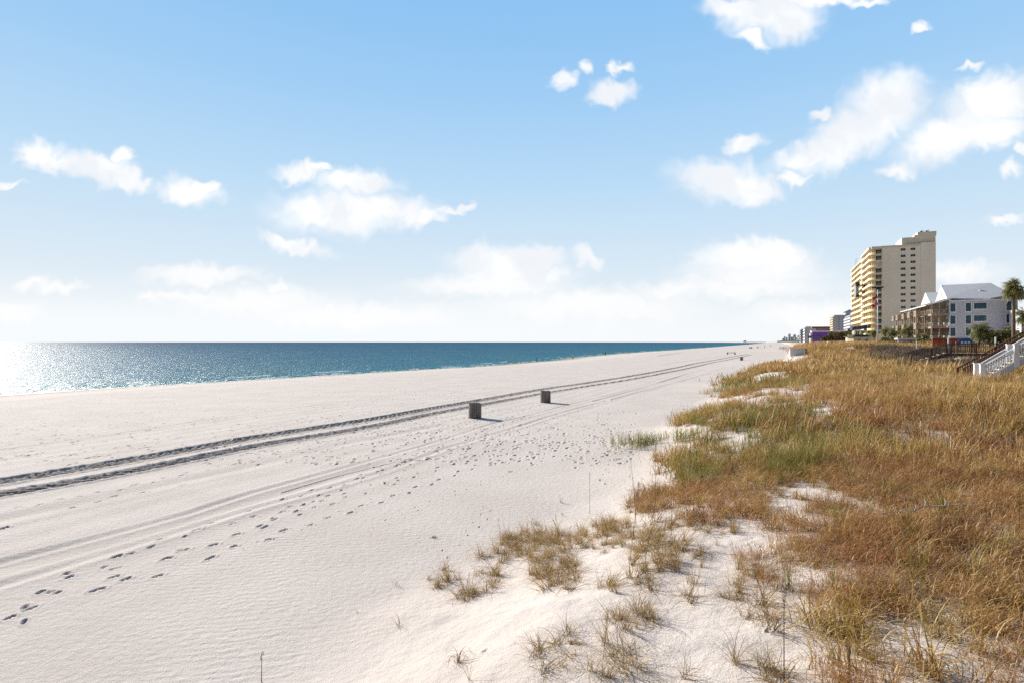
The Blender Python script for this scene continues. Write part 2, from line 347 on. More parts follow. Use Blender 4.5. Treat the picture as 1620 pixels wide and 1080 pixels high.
W.cycles.sampling_method = 'MANUAL'; W.cycles.sample_map_resolution = 512
SC.cycles.max_bounces = 6; SC.cycles.transparent_max_bounces = 8; SC.cycles.sample_clamp_indirect = 6

# ------------------------------------------------------------------ sand: one sheet out to the horizon
def catmull(P, step):
    P = [np.array(p, float) for p in P]; out = []
    for i in range(len(P) - 1):
        p0 = P[max(i - 1, 0)]; p1 = P[i]; p2 = P[i + 1]; p3 = P[min(i + 2, len(P) - 1)]
        n = max(2, int(np.linalg.norm(p2 - p1) / step))
        for k in range(n):
            t = k / n; out.append(.5 * ((2 * p1) + (-p0 + p2) * t + (2 * p0 - 5 * p1 + 4 * p2 - p3) * t * t + (-p0 + 3 * p1 - 3 * p2 + p3) * t**3))
    out.append(P[-1]); return np.array(out)
def gline(pts, step=3): return catmull([ground_at(a, b) for a, b in pts], step)
UP = gline([(-140, 786), (0, 762), (150, 737), (300, 710.5), (400, 692), (500, 676.5), (600, 661), (680, 646.5), (760, 633), (855, 616), (940, 603.5), (1027, 589.5), (1130, 569.5), (1183, 559.7)])
LO = gline([(-140, 808), (0, 782), (150, 756), (300, 726.5), (400, 706), (500, 689), (600, 672), (680, 655), (760, 640.5), (855, 623), (940, 608.8), (1027, 594.5), (1130, 573.5), (1190, 560.5)])
FAINTL = [(gline([(-100, 842), (0, 822), (150, 790), (300, 757), (420, 731), (555, 699), (700, 672)]), .5, .030, .5),
          (gline([(-100, 915), (0, 888), (150, 850), (300, 810), (400, 778), (600, 724), (700, 695.5), (792, 666), (821, 660.6), (895, 641), (940, 630), (1040, 605), (1110, 585)]), .2, .024, 1),
          (gline([(447, 777), (540, 750), (617, 732.6), (650, 725)]), .05, .05, 1),
          (gline([(-100, 952), (0, 925), (150, 880), (300, 835), (400, 804), (600, 747), (700, 710), (739, 699), (792, 683), (834, 670), (889, 652), (960, 634)]), .24, .028, 1),
          (gline([(968, 631.5), (1030, 615), (1100, 596), (1150, 580)]), .10, .08, 1),
          (gline([(940, 634), (1020, 612), (1090, 590)]), .2, .04, 1),
          (gline([(0, 711), (150, 690), (300, 668), (500, 640), (700, 612)]), .1, .03, 1),
          (gline([(-50, 905), (150, 862), (400, 790), (600, 733)]), .7, .03, 1),
          (gline([(1040, 563), (1100, 555), (1175, 549), (1230, 546)], 12), .6, .14, 1),
          (gline([(1050, 577), (1120, 566), (1180, 561), (1240, 560)], 8), .5, .05, 1)]
TH = np.concatenate([np.arange(-180, -50, 2.5), np.arange(-50, 50.01, .075), np.arange(52, 180.1, 2.5)]) * math.pi / 180
rr = [.6]
while rr[-1] < 40000:
    r = rr[-1]
    k = .03 if r < 3.5 else .0042 if r < 9 else .0034 if r < 45 else .0062 if r < 260 else .03 if r < 1500 else .12
    rr.append(r * (1 + k))
RR = np.array(rr)
NT, NR = len(TH), len(RR)
TT, RG = np.meshgrid(TH, RR)          # rows: r
GX = RG * np.sin(TT); GY = RG * np.cos(TT)
GZ = height(GX, GY)
GS, GT = st(GX, GY)
dent_shade = np.zeros_like(GZ)  # painted shadow tone for ruts, grooves and footprints
def near_line(P, maxd, fn):
    """fn(z, mask index arrays, signed distance, distance along) for grid points within maxd of the line"""
    r = np.hypot(P[:, 0], P[:, 1]); th = np.arctan2(P[:, 0], P[:, 1])
    best = {}
    D = np.full(GZ.shape, 1e9); SG = np.zeros(GZ.shape); AL = np.zeros(GZ.shape); acc = 0
    for i in range(len(P) - 1):
        a = P[i]; b = P[i + 1]; d = b - a; ln = np.hypot(*d)
        r0 = min(r[i], r[i + 1]) - maxd; r1 = max(r[i], r[i + 1]) + maxd; w = maxd / max(r0, 1)
        t0 = min(th[i], th[i + 1]) - w; t1 = max(th[i], th[i + 1]) + w
        i0, i1 = np.searchsorted(RR, [r0, r1]); j0, j1 = np.searchsorted(TH, [t0, t1])
        if i1 > i0 and j1 > j0:
            X = GX[i0:i1, j0:j1] - a[0]; Y = GY[i0:i1, j0:j1] - a[1]
            q = np.clip((X * d[0] + Y * d[1]) / ln**2, 0, 1)
            ex = X - q * d[0]; ey = Y - q * d[1]; dd = np.hypot(ex, ey); sg = np.sign(d[0] * Y - d[1] * X)
            m = dd < D[i0:i1, j0:j1]
            D[i0:i1, j0:j1][m] = dd[m]; SG[i0:i1, j0:j1][m] = sg[m]; AL[i0:i1, j0:j1][m] = (acc + q * ln)[m]
        acc += ln
    m = D < maxd
    return m, D[m] * SG[m], AL[m]
def ridge(d, c, w): return np.exp(-((d - c) / w)**2)
for P, half, kind in ((UP, .50, 0), (LO, .40, 1)):
    m, d, a = near_line(P, 1.6, None)
    x = GX[m]; y = GY[m]; ad = np.abs(d); inside = 1 - sstep(half * .85, half * 1.1, ad)
    rough = (fbm(x * 5.5, y * 5.5, 50 + kind, 3) - .5); d = d + .09 * (fbm(a / 1.3, a * 0, 52 + kind, 3) - .5)
    if kind: cle = .07 * (np.mod(a + d * 1.2, .55) < .26) * (ad < .28) + .05 * ridge(d, .33, .05) + .06 * ridge(d, -.38, .05)
    else: cle = .05 * (np.mod(a - ad * 1.0, .42) < .2) * (ad < .42) + .04 * ridge(d, .1, .05)
    wid = .75 + .5 * fbm(a / 4.0, a * 0 + kind, 55, 3)
    z = -(.065 * inside) + inside * (cle * 1.1 + rough * .065) + .04 * ridge(ad, half + .12, .10) * wid + rough * .05 * ridge(ad, half + .1, .25)
    GZ[m] += z; dent_shade[m] = np.maximum(dent_shade[m], inside * np.clip(.78 + rough * .9, .3, 1))
for P, half, dep, st_ in FAINTL:
    m, d, a = near_line(P, half * 4 + .3, None)
    br = .55 + .9 * (fbm(a / 3.0, a * 0, 77, 3) - .2)
    GZ[m] += (-dep * ridge(d, 0, half * .6) + dep * .55 * ridge(np.abs(d), half * 1.35, half * .5)) * br
    dent_shade[m] = np.maximum(dent_shade[m], .12 * ridge(d, 0, half * .6))
# gentle parallel combing of the sand left by the beach cleaner
comb = sstep(-32, -28, GT) * (1 - sstep(-12, -9, GT)) * sstep(2, 8, GS)
GZ += comb * .005 * np.sin(GT * 5.2 + fbm(GS / 14, GT * 0, 9, 2) * 6) * (RG < 90)
def stamp(x, y, ang, ln, wd, dep, shade=.25):
    r = math.hypot(x, y); th = math.atan2(x, y); R0 = ln * 1.3
    i0, i1 = np.searchsorted(RR, [r - R0, r + R0]); j0, j1 = np.searchsorted(TH, [th - R0 / r, th + R0 / r])
    if i1 <= i0 or j1 <= j0: return
    X = GX[i0:i1, j0:j1] - x; Y = GY[i0:i1, j0:j1] - y
    ca, sa = math.cos(ang), math.sin(ang)
    U = (X * ca + Y * sa) / (ln / 2); V = (-X * sa + Y * ca) / (wd / 2 * (1 - .22 * np.cos((X * ca + Y * sa) / ln * 6.28)))
    q = np.sqrt(U**2 + V**2)
    GZ[i0:i1, j0:j1] += -dep * (1 - sstep(.55, 1.0, q)) + dep * .3 * np.exp(-((q - 1.25) / .22)**2)
    dent_shade[i0:i1, j0:j1] = np.maximum(dent_shade[i0:i1, j0:j1], shade * (1 - sstep(.6, 1.0, q)))
def trail(pts, step=.58, sz=.30, dep=.065, jit=.10, skip=.12, zfn=0):
    P = catmull([ground_at(a, b) for a, b in pts], .15); seg = np.hypot(*np.diff(P, axis=0).T); acc = np.concatenate([[0], np.cumsum(seg)]); s = 0; k = 0
    while s < acc[-1]:
        i = min(np.searchsorted(acc, s), len(P) - 2); d = P[i + 1] - P[i]; a = math.atan2(d[1], d[0]); sd_ = .11 * (1 if k % 2 else -1)
        if random.random() > skip:
            stamp(P[i][0] - math.sin(a) * sd_ + random.gauss(0, jit * .3), P[i][1] + math.cos(a) * sd_ + random.gauss(0, jit * .3), a + random.gauss(0, .15), sz * random.uniform(.55, 1.05), sz * random.uniform(.3, .45), dep * random.uniform(.45, 1.0))
        s += step * random.uniform(.85, 1.15); k += 1
trail([(20, 985), (90, 930), (190, 905), (290, 872), (400, 838), (480, 800), (560, 772), (640, 750)])
trail([(5, 975), (85, 945), (200, 918), (300, 890), (420, 850), (540, 812), (650, 775), (760, 735), (850, 715), (960, 695)], skip=.05)
trail([(60, 935), (170, 890), (290, 842), (380, 815), (450, 790), (540, 762), (625, 735), (700, 720), (800, 700)], skip=.1)
trail([(-20, 815), (60, 797), (180, 775), (300, 748), (420, 722), (480, 707), (560, 690), (640, 678), (720, 663), (790, 650), (850, 640)], step=.5, skip=.03)
trail([(40, 960), (140, 915), (260, 880), (380, 838), (470, 812), (600, 770), (700, 738)], skip=.25, dep=.05)
trail([(100, 905), (240, 862), (330, 835), (450, 805), (520, 780), (640, 733), (760, 700)], skip=.3, sz=.25)
trail([(500, 712), (600, 700), (700, 684), (800, 668), (900, 655)], skip=.2, sz=.26)
trail([(0, 835), (110, 806), (160, 790), (250, 772), (330, 760)], sz=.34, dep=.07, skip=.3)
trail([(640, 742), (720, 728), (800, 716), (880, 702), (960, 690)], sz=.2, step=.5, skip=.2)
trail([(560, 858), (620, 822), (680, 795), (740, 770), (830, 740)], sz=.12, step=.33, dep=.045)
trail([(380, 867), (480, 833), (560, 803), (640, 770), (700, 745)], sz=.12, step=.33, dep=.045)
trail([(700, 880), (735, 845), (760, 822), (775, 800)], sz=.13, step=.35, dep=.05)
trail([(955, 770), (962, 745), (970, 728), (972, 710)], sz=.2, step=.45, dep=.05)
trail([(0, 668), (150, 655), (300, 650), (420, 646), (560, 640)], step=1.3, skip=.2, jit=.6, sz=.4)
trail([(0, 690), (100, 683), (200, 676), (330, 668)], step=1.5, skip=.3, jit=.8, sz=.38)
trail([(540, 607), (600, 612), (650, 618), (700, 628), (740, 637)], step=.8, sz=.4, jit=.5)
trail([(600, 607), (650, 618), (720, 624)], step=.8, sz=.4, jit=.5)
trail([(600, 628), (700, 622), (800, 607)], step=1.0, sz=.4, jit=.6)
trail([(940, 560.5), (1000, 568), (1100, 566)], step=2, sz=.8, dep=.1)
trail([(0, 730), (200, 712), (330, 700)], step=1.5, skip=.5, jit=1, sz=.3)
for i in range(1700):                      # old scattered prints
    if i < 330: px, py = random.gauss(680, 110), random.gauss(668, 22)
    elif i < 520: px, py = random.uniform(760, 1010), random.gauss(690, 22)
    else: px, py = random.uniform(-20, 1000), random.uniform(600, 735)
    if py < 600: continue
    x, y = ground_at(px, py)
    stamp(x, y, random.uniform(0, 3.2), random.uniform(.14, .34), random.uniform(.10, .18), random.uniform(.025, .07), .15)
for i in range(5):                      # disturbed sand on the dune face
    px, py = random.gauss(1000, 110), random.uniform(820, 1060); x, y, z = on_ground(px, py)
    stamp(x, y, random.uniform(0, 3.2), random.uniform(.08, .16), random.uniform(.06, .1), random.uniform(.015, .03), .1)
for px, py in [(1055, 690), (1050, 700), (1058, 712), (1052, 724), (1046, 738), (1062, 703)]:
    x, y, z = on_ground(px, py); stamp(x, y, random.uniform(0, 3), .2, .16, .05, .1)
GZ += (fbm(GX * 2.2, GY * 2.2, 61, 3) - .5) * .05 * sstep(.5, 3, GT - np.interp(GS, ED_S, ED_T)) * (RG < 40)

# where the plants grow, mapped on the ground
def inpoly(px, py, poly):
    ins = np.zeros(px.shape, bool); n = len(poly)
    for i in range(n):
        x0, y0 = poly[i]; x1, y1 = poly[(i + 1) % n]
        c = ((y0 > py) != (y1 > py)) & (px < (x1 - x0) * (py - y0) / (y1 - y0 + 1e-9) + x0); ins ^= c
    return ins
DENSE = [(1055, 790), (1040, 772), (1072, 745), (1066, 718), (1085, 700), (1120, 690), (1140, 702), (1190, 712), (1150, 685), (1100, 682), (1088, 676), (1098, 655), (1150, 648), (1185, 645), (1253, 640), (1318, 622), (1290, 610), (1250, 617), (1218, 626), (1177, 625), (1134, 629), (1138, 610), (1185, 594), (1190, 586), (1225, 576),
         (1240, 570), (1262, 563), (1275, 560), (1240, 549), (1232, 546), (1262, 541), (1700, 520), (1750, 1000), (1620, 985), (1543, 1008), (1500, 1000), (1440, 1000), (1367, 954), (1329, 931), (1290, 890), (1262, 850), (1262, 815), (1330, 806), (1318, 795), (1250, 778), (1235, 790), (1204, 806), (1128, 800), (1090, 812)]
MED = [(1000, 800), (1050, 775), (1240, 800), (1290, 860), (1500, 980), (1700, 960), (1700, 1200), (1290, 1200), (1280, 1060), (1240, 1000), (1185, 915), (1150, 850), (1050, 830)]
BARE = [(1310, 653, 34, 11), (1285, 786, 45, 9), (1180, 700, 45, 14), (1130, 722, 22, 10), (1590, 600, 62, 6), (1505, 595, 32, 4), (1275, 586, 38, 4), (1240, 597, 30, 4), (1340, 566, 30, 2.5), (1265, 571, 35, 3), (1400, 553, 25, 2), (1500, 548, 20, 2),
        (1420, 700, 18, 5), (1455, 1035, 30, 9), (1450, 560, 62, 11), (1262, 564.5, 30, 6.5), (1350, 860, 22, 6), (1330, 628, 50, 3.5), (1232, 615, 40, 4), (1480, 670, 16, 3), (1560, 690, 14, 3), (1250, 575, 18, 2.5)]
SPARSE = [(850, 860, 55, 28, .8), (880, 905, 40, 32, 1.0), (960, 850, 55, 25, .75), (1040, 870, 50, 40, .8), (1000, 930, 50, 22, .5), (1090, 940, 35, 18, .5), (1000, 985, 40, 28, .8), (880, 1040, 45, 45, .6), (960, 1060, 60, 40, .75),
          (1060, 1075, 50, 30, .5), (700, 915, 22, 18, .55), (730, 940, 28, 12, .7), (770, 915, 20, 22, .6), (1110, 830, 70, 20, .8), (1140, 880, 50, 30, .5), (780, 880, 50, 14, .35), (1200, 940, 60, 60, .45), (1260, 1040, 70, 50, .5), (1020, 800, 30, 18, .8)]
def project(x, y, z): return 810 + F * x / y, HZ - F * (z - CAMZ) / y
def cover(x, y, z):
    """0..1 plant cover, and how sparse-tufty"""
    yy = np.maximum(y, .5); px, py = project(x, yy, z)
    s, t = st(x, y); n = fbm(x / 2.3, y / 2.3, 81, 3); n2 = fbm(x / 9, y / 9, 91, 3)
    jx = px + (fbm(x * 1.3, y * 1.3, 101, 3) - .5) * 130 * np.minimum(1, 20 / yy); jy = py + (fbm(x * 1.3, y * 1.3, 111, 3) - .5) * 75 * np.minimum(1, 16 / yy)
    d = inpoly(jx, jy, DENSE).astype(float)
    d = np.where((px > 1660), ((t - np.interp(s, ED_S, ED_T)) > 5).astype(float), d)
    d *= np.where(y > 30, sstep(.28, .40, n2 + (n - .5) * .35), sstep(.16, .30, n))
    d = np.maximum(d, .6 * inpoly(jx, jy, MED) * sstep(.34, .50, fbm(x * 1.4, y * 1.4, 82, 3) + .22 * (px > 1390)))
    d = d * (1 - .9 * sstep(58, 66, s) * (1 - sstep(112, 122, s)) * sstep(10, 12, t) * (1 - sstep(21, 24, t)) * (n > .3))
    for cx, cy, rx, ry in BARE:
        q = ((jx - cx) / rx)**2 + ((jy - cy) / ry)**2; d = d * sstep(.5, 1.2, q)
    sp = np.zeros_like(d)
    for cx, cy, rx, ry, k in SPARSE:
        q = ((px - cx) / rx)**2 + ((py - cy) / ry)**2; sp = np.maximum(sp, k * (1 - sstep(.5, 1.3, q)))
    ok = (y > 1) & ((t - np.interp(s, ED_S, ED_T)) > -1.5)
    return d * ok * (t < 30 + 6 * n2), sp * ok * (d < .3), px, py
cv, sp, _, _ = cover(GX, GY, GZ)
litter = np.clip(cv * .9 + sp * .15, 0, 1)
wet = 1 - sstep(1.5, 9, GT - shore_t(GS) + 4 * (fbm(GS / 5, GT / 2, 13, 3) - .5))
me = bpy.data.meshes.new('sand')
verts = np.stack([GX, GY, GZ], -1).reshape(-1, 3)
idx = np.arange(NT * NR).reshape(NR, NT)
fa = np.stack([idx[:-1, :-1], idx[1:, :-1], idx[1:, 1:], idx[:-1, 1:]], -1).reshape(-1, 4)
# close the seam behind the viewer and the hole beneath
seam = np.stack([idx[:-1, -1], idx[1:, -1], idx[1:, 0], idx[:-1, 0]], -1)
verts = np.vstack([verts, [[0, 0, H1(0, 0.01)]]]); cidx = NT * NR
me.vertices.add(len(verts)); me.vertices.foreach_set('co', verts.astype(np.float32).ravel())
quads = np.vstack([fa, seam]); tris = np.stack([np.full(NT - 1, cidx), idx[0, :-1], idx[0, 1:]], -1)
nl = quads.size + tris.size
me.loops.add(nl); me.loops.foreach_set('vertex_index', np.concatenate([quads.ravel(), tris.ravel()]).astype(np.int32))
me.polygons.add(len(quads) + len(tris))
me.polygons.foreach_set('loop_start', np.concatenate([np.arange(len(quads)) * 4, quads.size + np.arange(len(tris)) * 3]).astype(np.int32))
me.update(calc_edges=True)
me.polygons.foreach_set('use_smooth', np.ones(len(me.polygons), bool))
for nm, arr in (('dent_shade', dent_shade), ('litter', litter), ('wet', wet)):
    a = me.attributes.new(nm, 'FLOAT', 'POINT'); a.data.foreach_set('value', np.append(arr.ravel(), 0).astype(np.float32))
m = bpy.data.materials.new('white_sand'); nt, ns, L = nodes(m)
o = N(nt, 'ShaderNodeOutputMaterial'); p = N(nt, 'ShaderNodeBsdfPrincipled', i_Roughness=.95); p.inputs['Specular IOR Level'].default_value = .15
ge = N(nt, 'ShaderNodeNewGeometry'); pos = ge.outputs['Position']
def nz_(scale, det=4.0, src=None, ro=.55):
    n = N(nt, 'ShaderNodeTexNoise', i_Scale=scale, i_Detail=det, i_Roughness=ro); L.new(src or pos, n.inputs['Vector']); return n.outputs[0]
def mixc(f, a, b):
    n = N(nt, 'ShaderNodeMix', data_type='RGBA')
    if isinstance(f, (int, float)): n.inputs[0].default_value = f
    else: L.new(f, n.inputs[0])
    for i, q in ((6, a), (7, b)):
        if isinstance(q, tuple): n.inputs[i].default_value = rgb(q)
        else: L.new(q, n.inputs[i])
    return n.outputs[2]
att = lambda nme: N(nt, 'ShaderNodeAttribute', attribute_name=nme).outputs['Fac']
c = mixc(mrange(nz_(.35, 5), .35, .65), (.645, .575, .52), (.695, .625, .57))
c = mixc(mrange(nz_(90, 3, ro=.7), .54, .74, 0, .35), c, (.33, .27, .22))          # dark grains
c = mixc(att('dent_shade'), c, (.17, .15, .14))  # shade inside ruts and prints, put into the sand colour
c = mixc(att('wet'), c, (.38, .31, .24))
lt = mth('MULTIPLY', att('litter'), mrange(nz_(14, 6, ro=.7), .38, .62, .15, .85))
c = mixc(lt, c, (.28, .19, .11))
L.new(c, p.inputs['Base Color'])
# wind ripples + grain
mp = N(nt, 'ShaderNodeMapping'); L.new(pos, mp.inputs[0]); mp.inputs['Rotation'].default_value = (0, 0, R(-12))
wv = N(nt, 'ShaderNodeTexWave', bands_direction='Y', i_Scale=1.9, i_Distortion=5.0, i_Detail=2.0); wv.inputs['Detail Scale'].default_value = 1.2; L.new(mp.outputs[0], wv.inputs['Vector'])
rip = mth('MULTIPLY', wv.outputs['Fac'], mrange(nz_(.3, 2), .42, .66, 0, .0038))
g1 = mth('MULTIPLY', nz_(38, 4, ro=.7), .014); g2 = mth('MULTIPLY', nz_(7, 4), .022)
hh = mth('ADD', mth('ADD', rip, g1), g2)
b = N(nt, 'ShaderNodeBump', i_Strength=1.0, i_Distance=1.0); L.new(hh, b.inputs['Height']); L.new(b.outputs[0], p.inputs['Normal'])
L.new(p.outputs[0], o.inputs[0]); me.materials.append(m)
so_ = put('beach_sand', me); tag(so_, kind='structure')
del TT

# ------------------------------------------------------------------ the sea
ss = np.concatenate([-np.geomspace(30000, 60, 30), np.arange(-40, 500, .8), np.geomspace(510, 2000, 120), np.geomspace(2100, 30000, 30)])
ww = np.concatenate([[-8, -4, -2.5], np.arange(-1.5, 24, .22), np.geomspace(24.5, 120, 120), np.geomspace(125, 30000, 60)])
Sg, Wg = np.meshgrid(ss, ww); Tg = shore_t(Sg) - Wg
Xg, Yg = xy(Sg, Tg); n1 = fbm(Sg / 14, Wg * .0 + 1, 40, 3)
wob = 2.4 * (n1 - .5)
def brk(c, w, a): return a * np.exp(-((Wg - c - wob) / w)**2) * (1 - sstep(380, 800, np.abs(Sg)))
zz = WATER + brk(3.2, .8, .16) * (.4 + n1) + brk(9.5, 1.6, .16) * sstep(.45, .6, fbm(Sg / 25, Wg * 0, 44, 2)) + brk(19, 2.2, .14) * sstep(.5, .62, fbm(Sg / 30, Wg * 0, 45, 2))
zz += (fbm(Sg / 2.2, Wg / 1.3, 46, 3) - .5) * .12 * sstep(1, 6, Wg) * (Wg < 200)
foam = np.clip(1.25 * (1 - sstep(.3, 1.9, Wg - .5 * wob)) * (fbm(Sg / 2.5, Wg / .8, 47, 3) > .2 + .25 * sstep(60, 140, Sg)), 0, 1) * (1 - .75 * sstep(110, 170, Sg))
foam = np.maximum(foam, (np.abs(Wg - 2.6 - wob) < .45) * (fbm(Sg / 2, Wg, 48, 3) > .52) * .8)
foam = np.maximum(foam, (np.abs(Wg - 9.0 - wob) < 1.0) * (fbm(Sg / 9, Wg / 3, 49, 3) > .62) * .5)
me = bpy.data.meshes.new('sea'); V = np.stack([Xg, Yg, zz], -1).reshape(-1, 3); ii = np.arange(V.shape[0]).reshape(Sg.shape)
Q = np.stack([ii[:-1, :-1], ii[:-1, 1:], ii[1:, 1:], ii[1:, :-1]], -1).reshape(-1, 4)
me.vertices.add(len(V)); me.vertices.foreach_set('co', V.astype(np.float32).ravel()); me.loops.add(Q.size); me.loops.foreach_set('vertex_index', Q.ravel().astype(np.int32))
me.polygons.add(len(Q)); me.polygons.foreach_set('loop_start', (np.arange(len(Q)) * 4).astype(np.int32)); me.update(calc_edges=True)
me.flip_normals() if me.polygons[0].normal.z < 0 else None
me.polygons.foreach_set('use_smooth', np.ones(len(me.polygons), bool))
a = me.attributes.new('foam', 'FLOAT', 'POINT'); a.data.foreach_set('value', foam.ravel().astype(np.float32))
a = me.attributes.new('off', 'FLOAT', 'POINT'); a.data.foreach_set('value', np.clip(Wg, 0, 5000).ravel().astype(np.float32))
m = bpy.data.materials.new('sea_water'); nt, ns, L = nodes(m)
o = N(nt, 'ShaderNodeOutputMaterial')
ge = N(nt, 'ShaderNodeNewGeometry'); pos = ge.outputs['Position']
off = att('off')
cr = N(nt, 'ShaderNodeValToRGB'); el = cr.color_ramp.elements
el[0].position = 0; el[0].color = (.16, .20, .13, 1); el[1].position = 1; el[1].color = (.004, .05, .125, 1)
for q, cc_ in ((.02, (.13, .27, .20)), (.10, (.03, .21, .24)), (.35, (.010, .145, .22)), (.7, (.006, .095, .185))): e = el.new(q); e.color = rgb(cc_)
lg = mth('LOGARITHM', mth('ADD', off, 1), 2.718); L.new(mrange(lg, 0, 8.2, smooth=False), cr.inputs[0])
mp = N(nt, 'ShaderNodeMapping'); L.new(pos, mp.inputs[0]); mp.inputs['Rotation'].default_value = (0, 0, R(-25)); mp.inputs['Scale'].default_value = (1, .35, 1)
pv = nz_(.04, 4, mp.outputs[0]); c = mixc(mrange(pv, .4, .65, 0, .35), cr.outputs[0], (.05, .17, .19))
c = mixc(mth('MULTIPLY', att('foam'), .95), c, (.8, .82, .82))
w1 = mth('MULTIPLY', nz_(.30, 4, mp.outputs[0]), .8); w2 = mth('MULTIPLY', nz_(1.5, 4, mp.outputs[0], ro=.65), .62); w3 = mth('MULTIPLY', nz_(6, 3), .06)
b = N(nt, 'ShaderNodeBump', i_Strength=1.0, i_Distance=1.0); L.new(mth('ADD', mth('ADD', w1, w2), w3), b.inputs['Height'])
df_ = N(nt, 'ShaderNodeBsdfDiffuse'); L.new(c, df_.inputs[0]); L.new(b.outputs[0], df_.inputs['Normal'])
ga = N(nt, 'ShaderNodeBsdfGlossy', i_Roughness=.38); gb = N(nt, 'ShaderNodeBsdfGlossy', i_Roughness=.24)
for g_ in (ga, gb): L.new(b.outputs[0], g_.inputs['Normal']); g_.inputs[0].default_value = (1, 1, 1, 1)
ma = N(nt, 'ShaderNodeMixShader', i_0=.075); L.new(df_.outputs[0], ma.inputs[1]); L.new(ga.outputs[0], ma.inputs[2])
mb_ = N(nt, 'ShaderNodeMixShader', i_0=.022); L.new(ma.outputs[0], mb_.inputs[1]); L.new(gb.outputs[0], mb_.inputs[2])
L.new(mb_.outputs[0], o.inputs[0]); me.materials.append(m)
tag(put('sea_water', me), kind='structure')

# ------------------------------------------------------------------ grass
M['gold'] = grass_mat('dry_gold_blade', ((.22, .16, .09), [(.15, .08, .03), (.42, .22, .065), (.58, .35, .09), (.46, .34, .08), (.78, .58, .28)], (.76, .57, .28)), .35, .5)
M['rust'] = grass_mat('rust_blade', ((.16, .10, .06), [(.13, .055, .03), (.36, .145, .05), (.50, .23, .075), (.42, .24, .09), (.70, .48, .25)], (.64, .43, .22)), .35, .5)
M['green'] = grass_mat('green_blade', ((.16, .15, .06), [(.10, .11, .02), (.20, .20, .035), (.31, .28, .055), (.40, .32, .08)], (.50, .43, .16)), .35, .6)
M['curly'] = grass_mat('curly_blade', ((.20, .15, .07), [(.15, .09, .045), (.36, .22, .09), (.50, .34, .13), (.42, .28, .10), (.66, .49, .27)], (.60, .44, .25)), .3, 1.5)
M['stalk'] = grass_mat('stalk', ((.20, .15, .09), [(.12, .07, .04), (.22, .14, .07), (.34, .24, .13)], (.34, .23, .13)), .2, 2)
def blade(mb, base, az, lean, ln, w, curl, n=5, h0=0, twist=0.0):
    p = Vector(base); pts = [p.copy()]; el_ = math.pi / 2 - lean; sg = ln / n
    b = random.random(); a = az
    for i in range(n):
        d = Vector((math.cos(a) * math.cos(el_), math.sin(a) * math.cos(el_), math.sin(el_))); p = p + d * sg; pts.append(p.copy())
        el_ -= curl / n * (.5 + i / n * 1.2); a += twist / n
    q = az + math.pi / 2 + random.uniform(-.7, .7); side = Vector((math.cos(q), math.sin(q), random.uniform(-.2, .2)))
    ws = [w * (1 - .75 * (i / n)**1.5) for i in range(n + 1)]
    mb.ribbon(pts, ws, side, [h0 + (1 - h0) * i / n for i in range(n + 1)], b); return pts
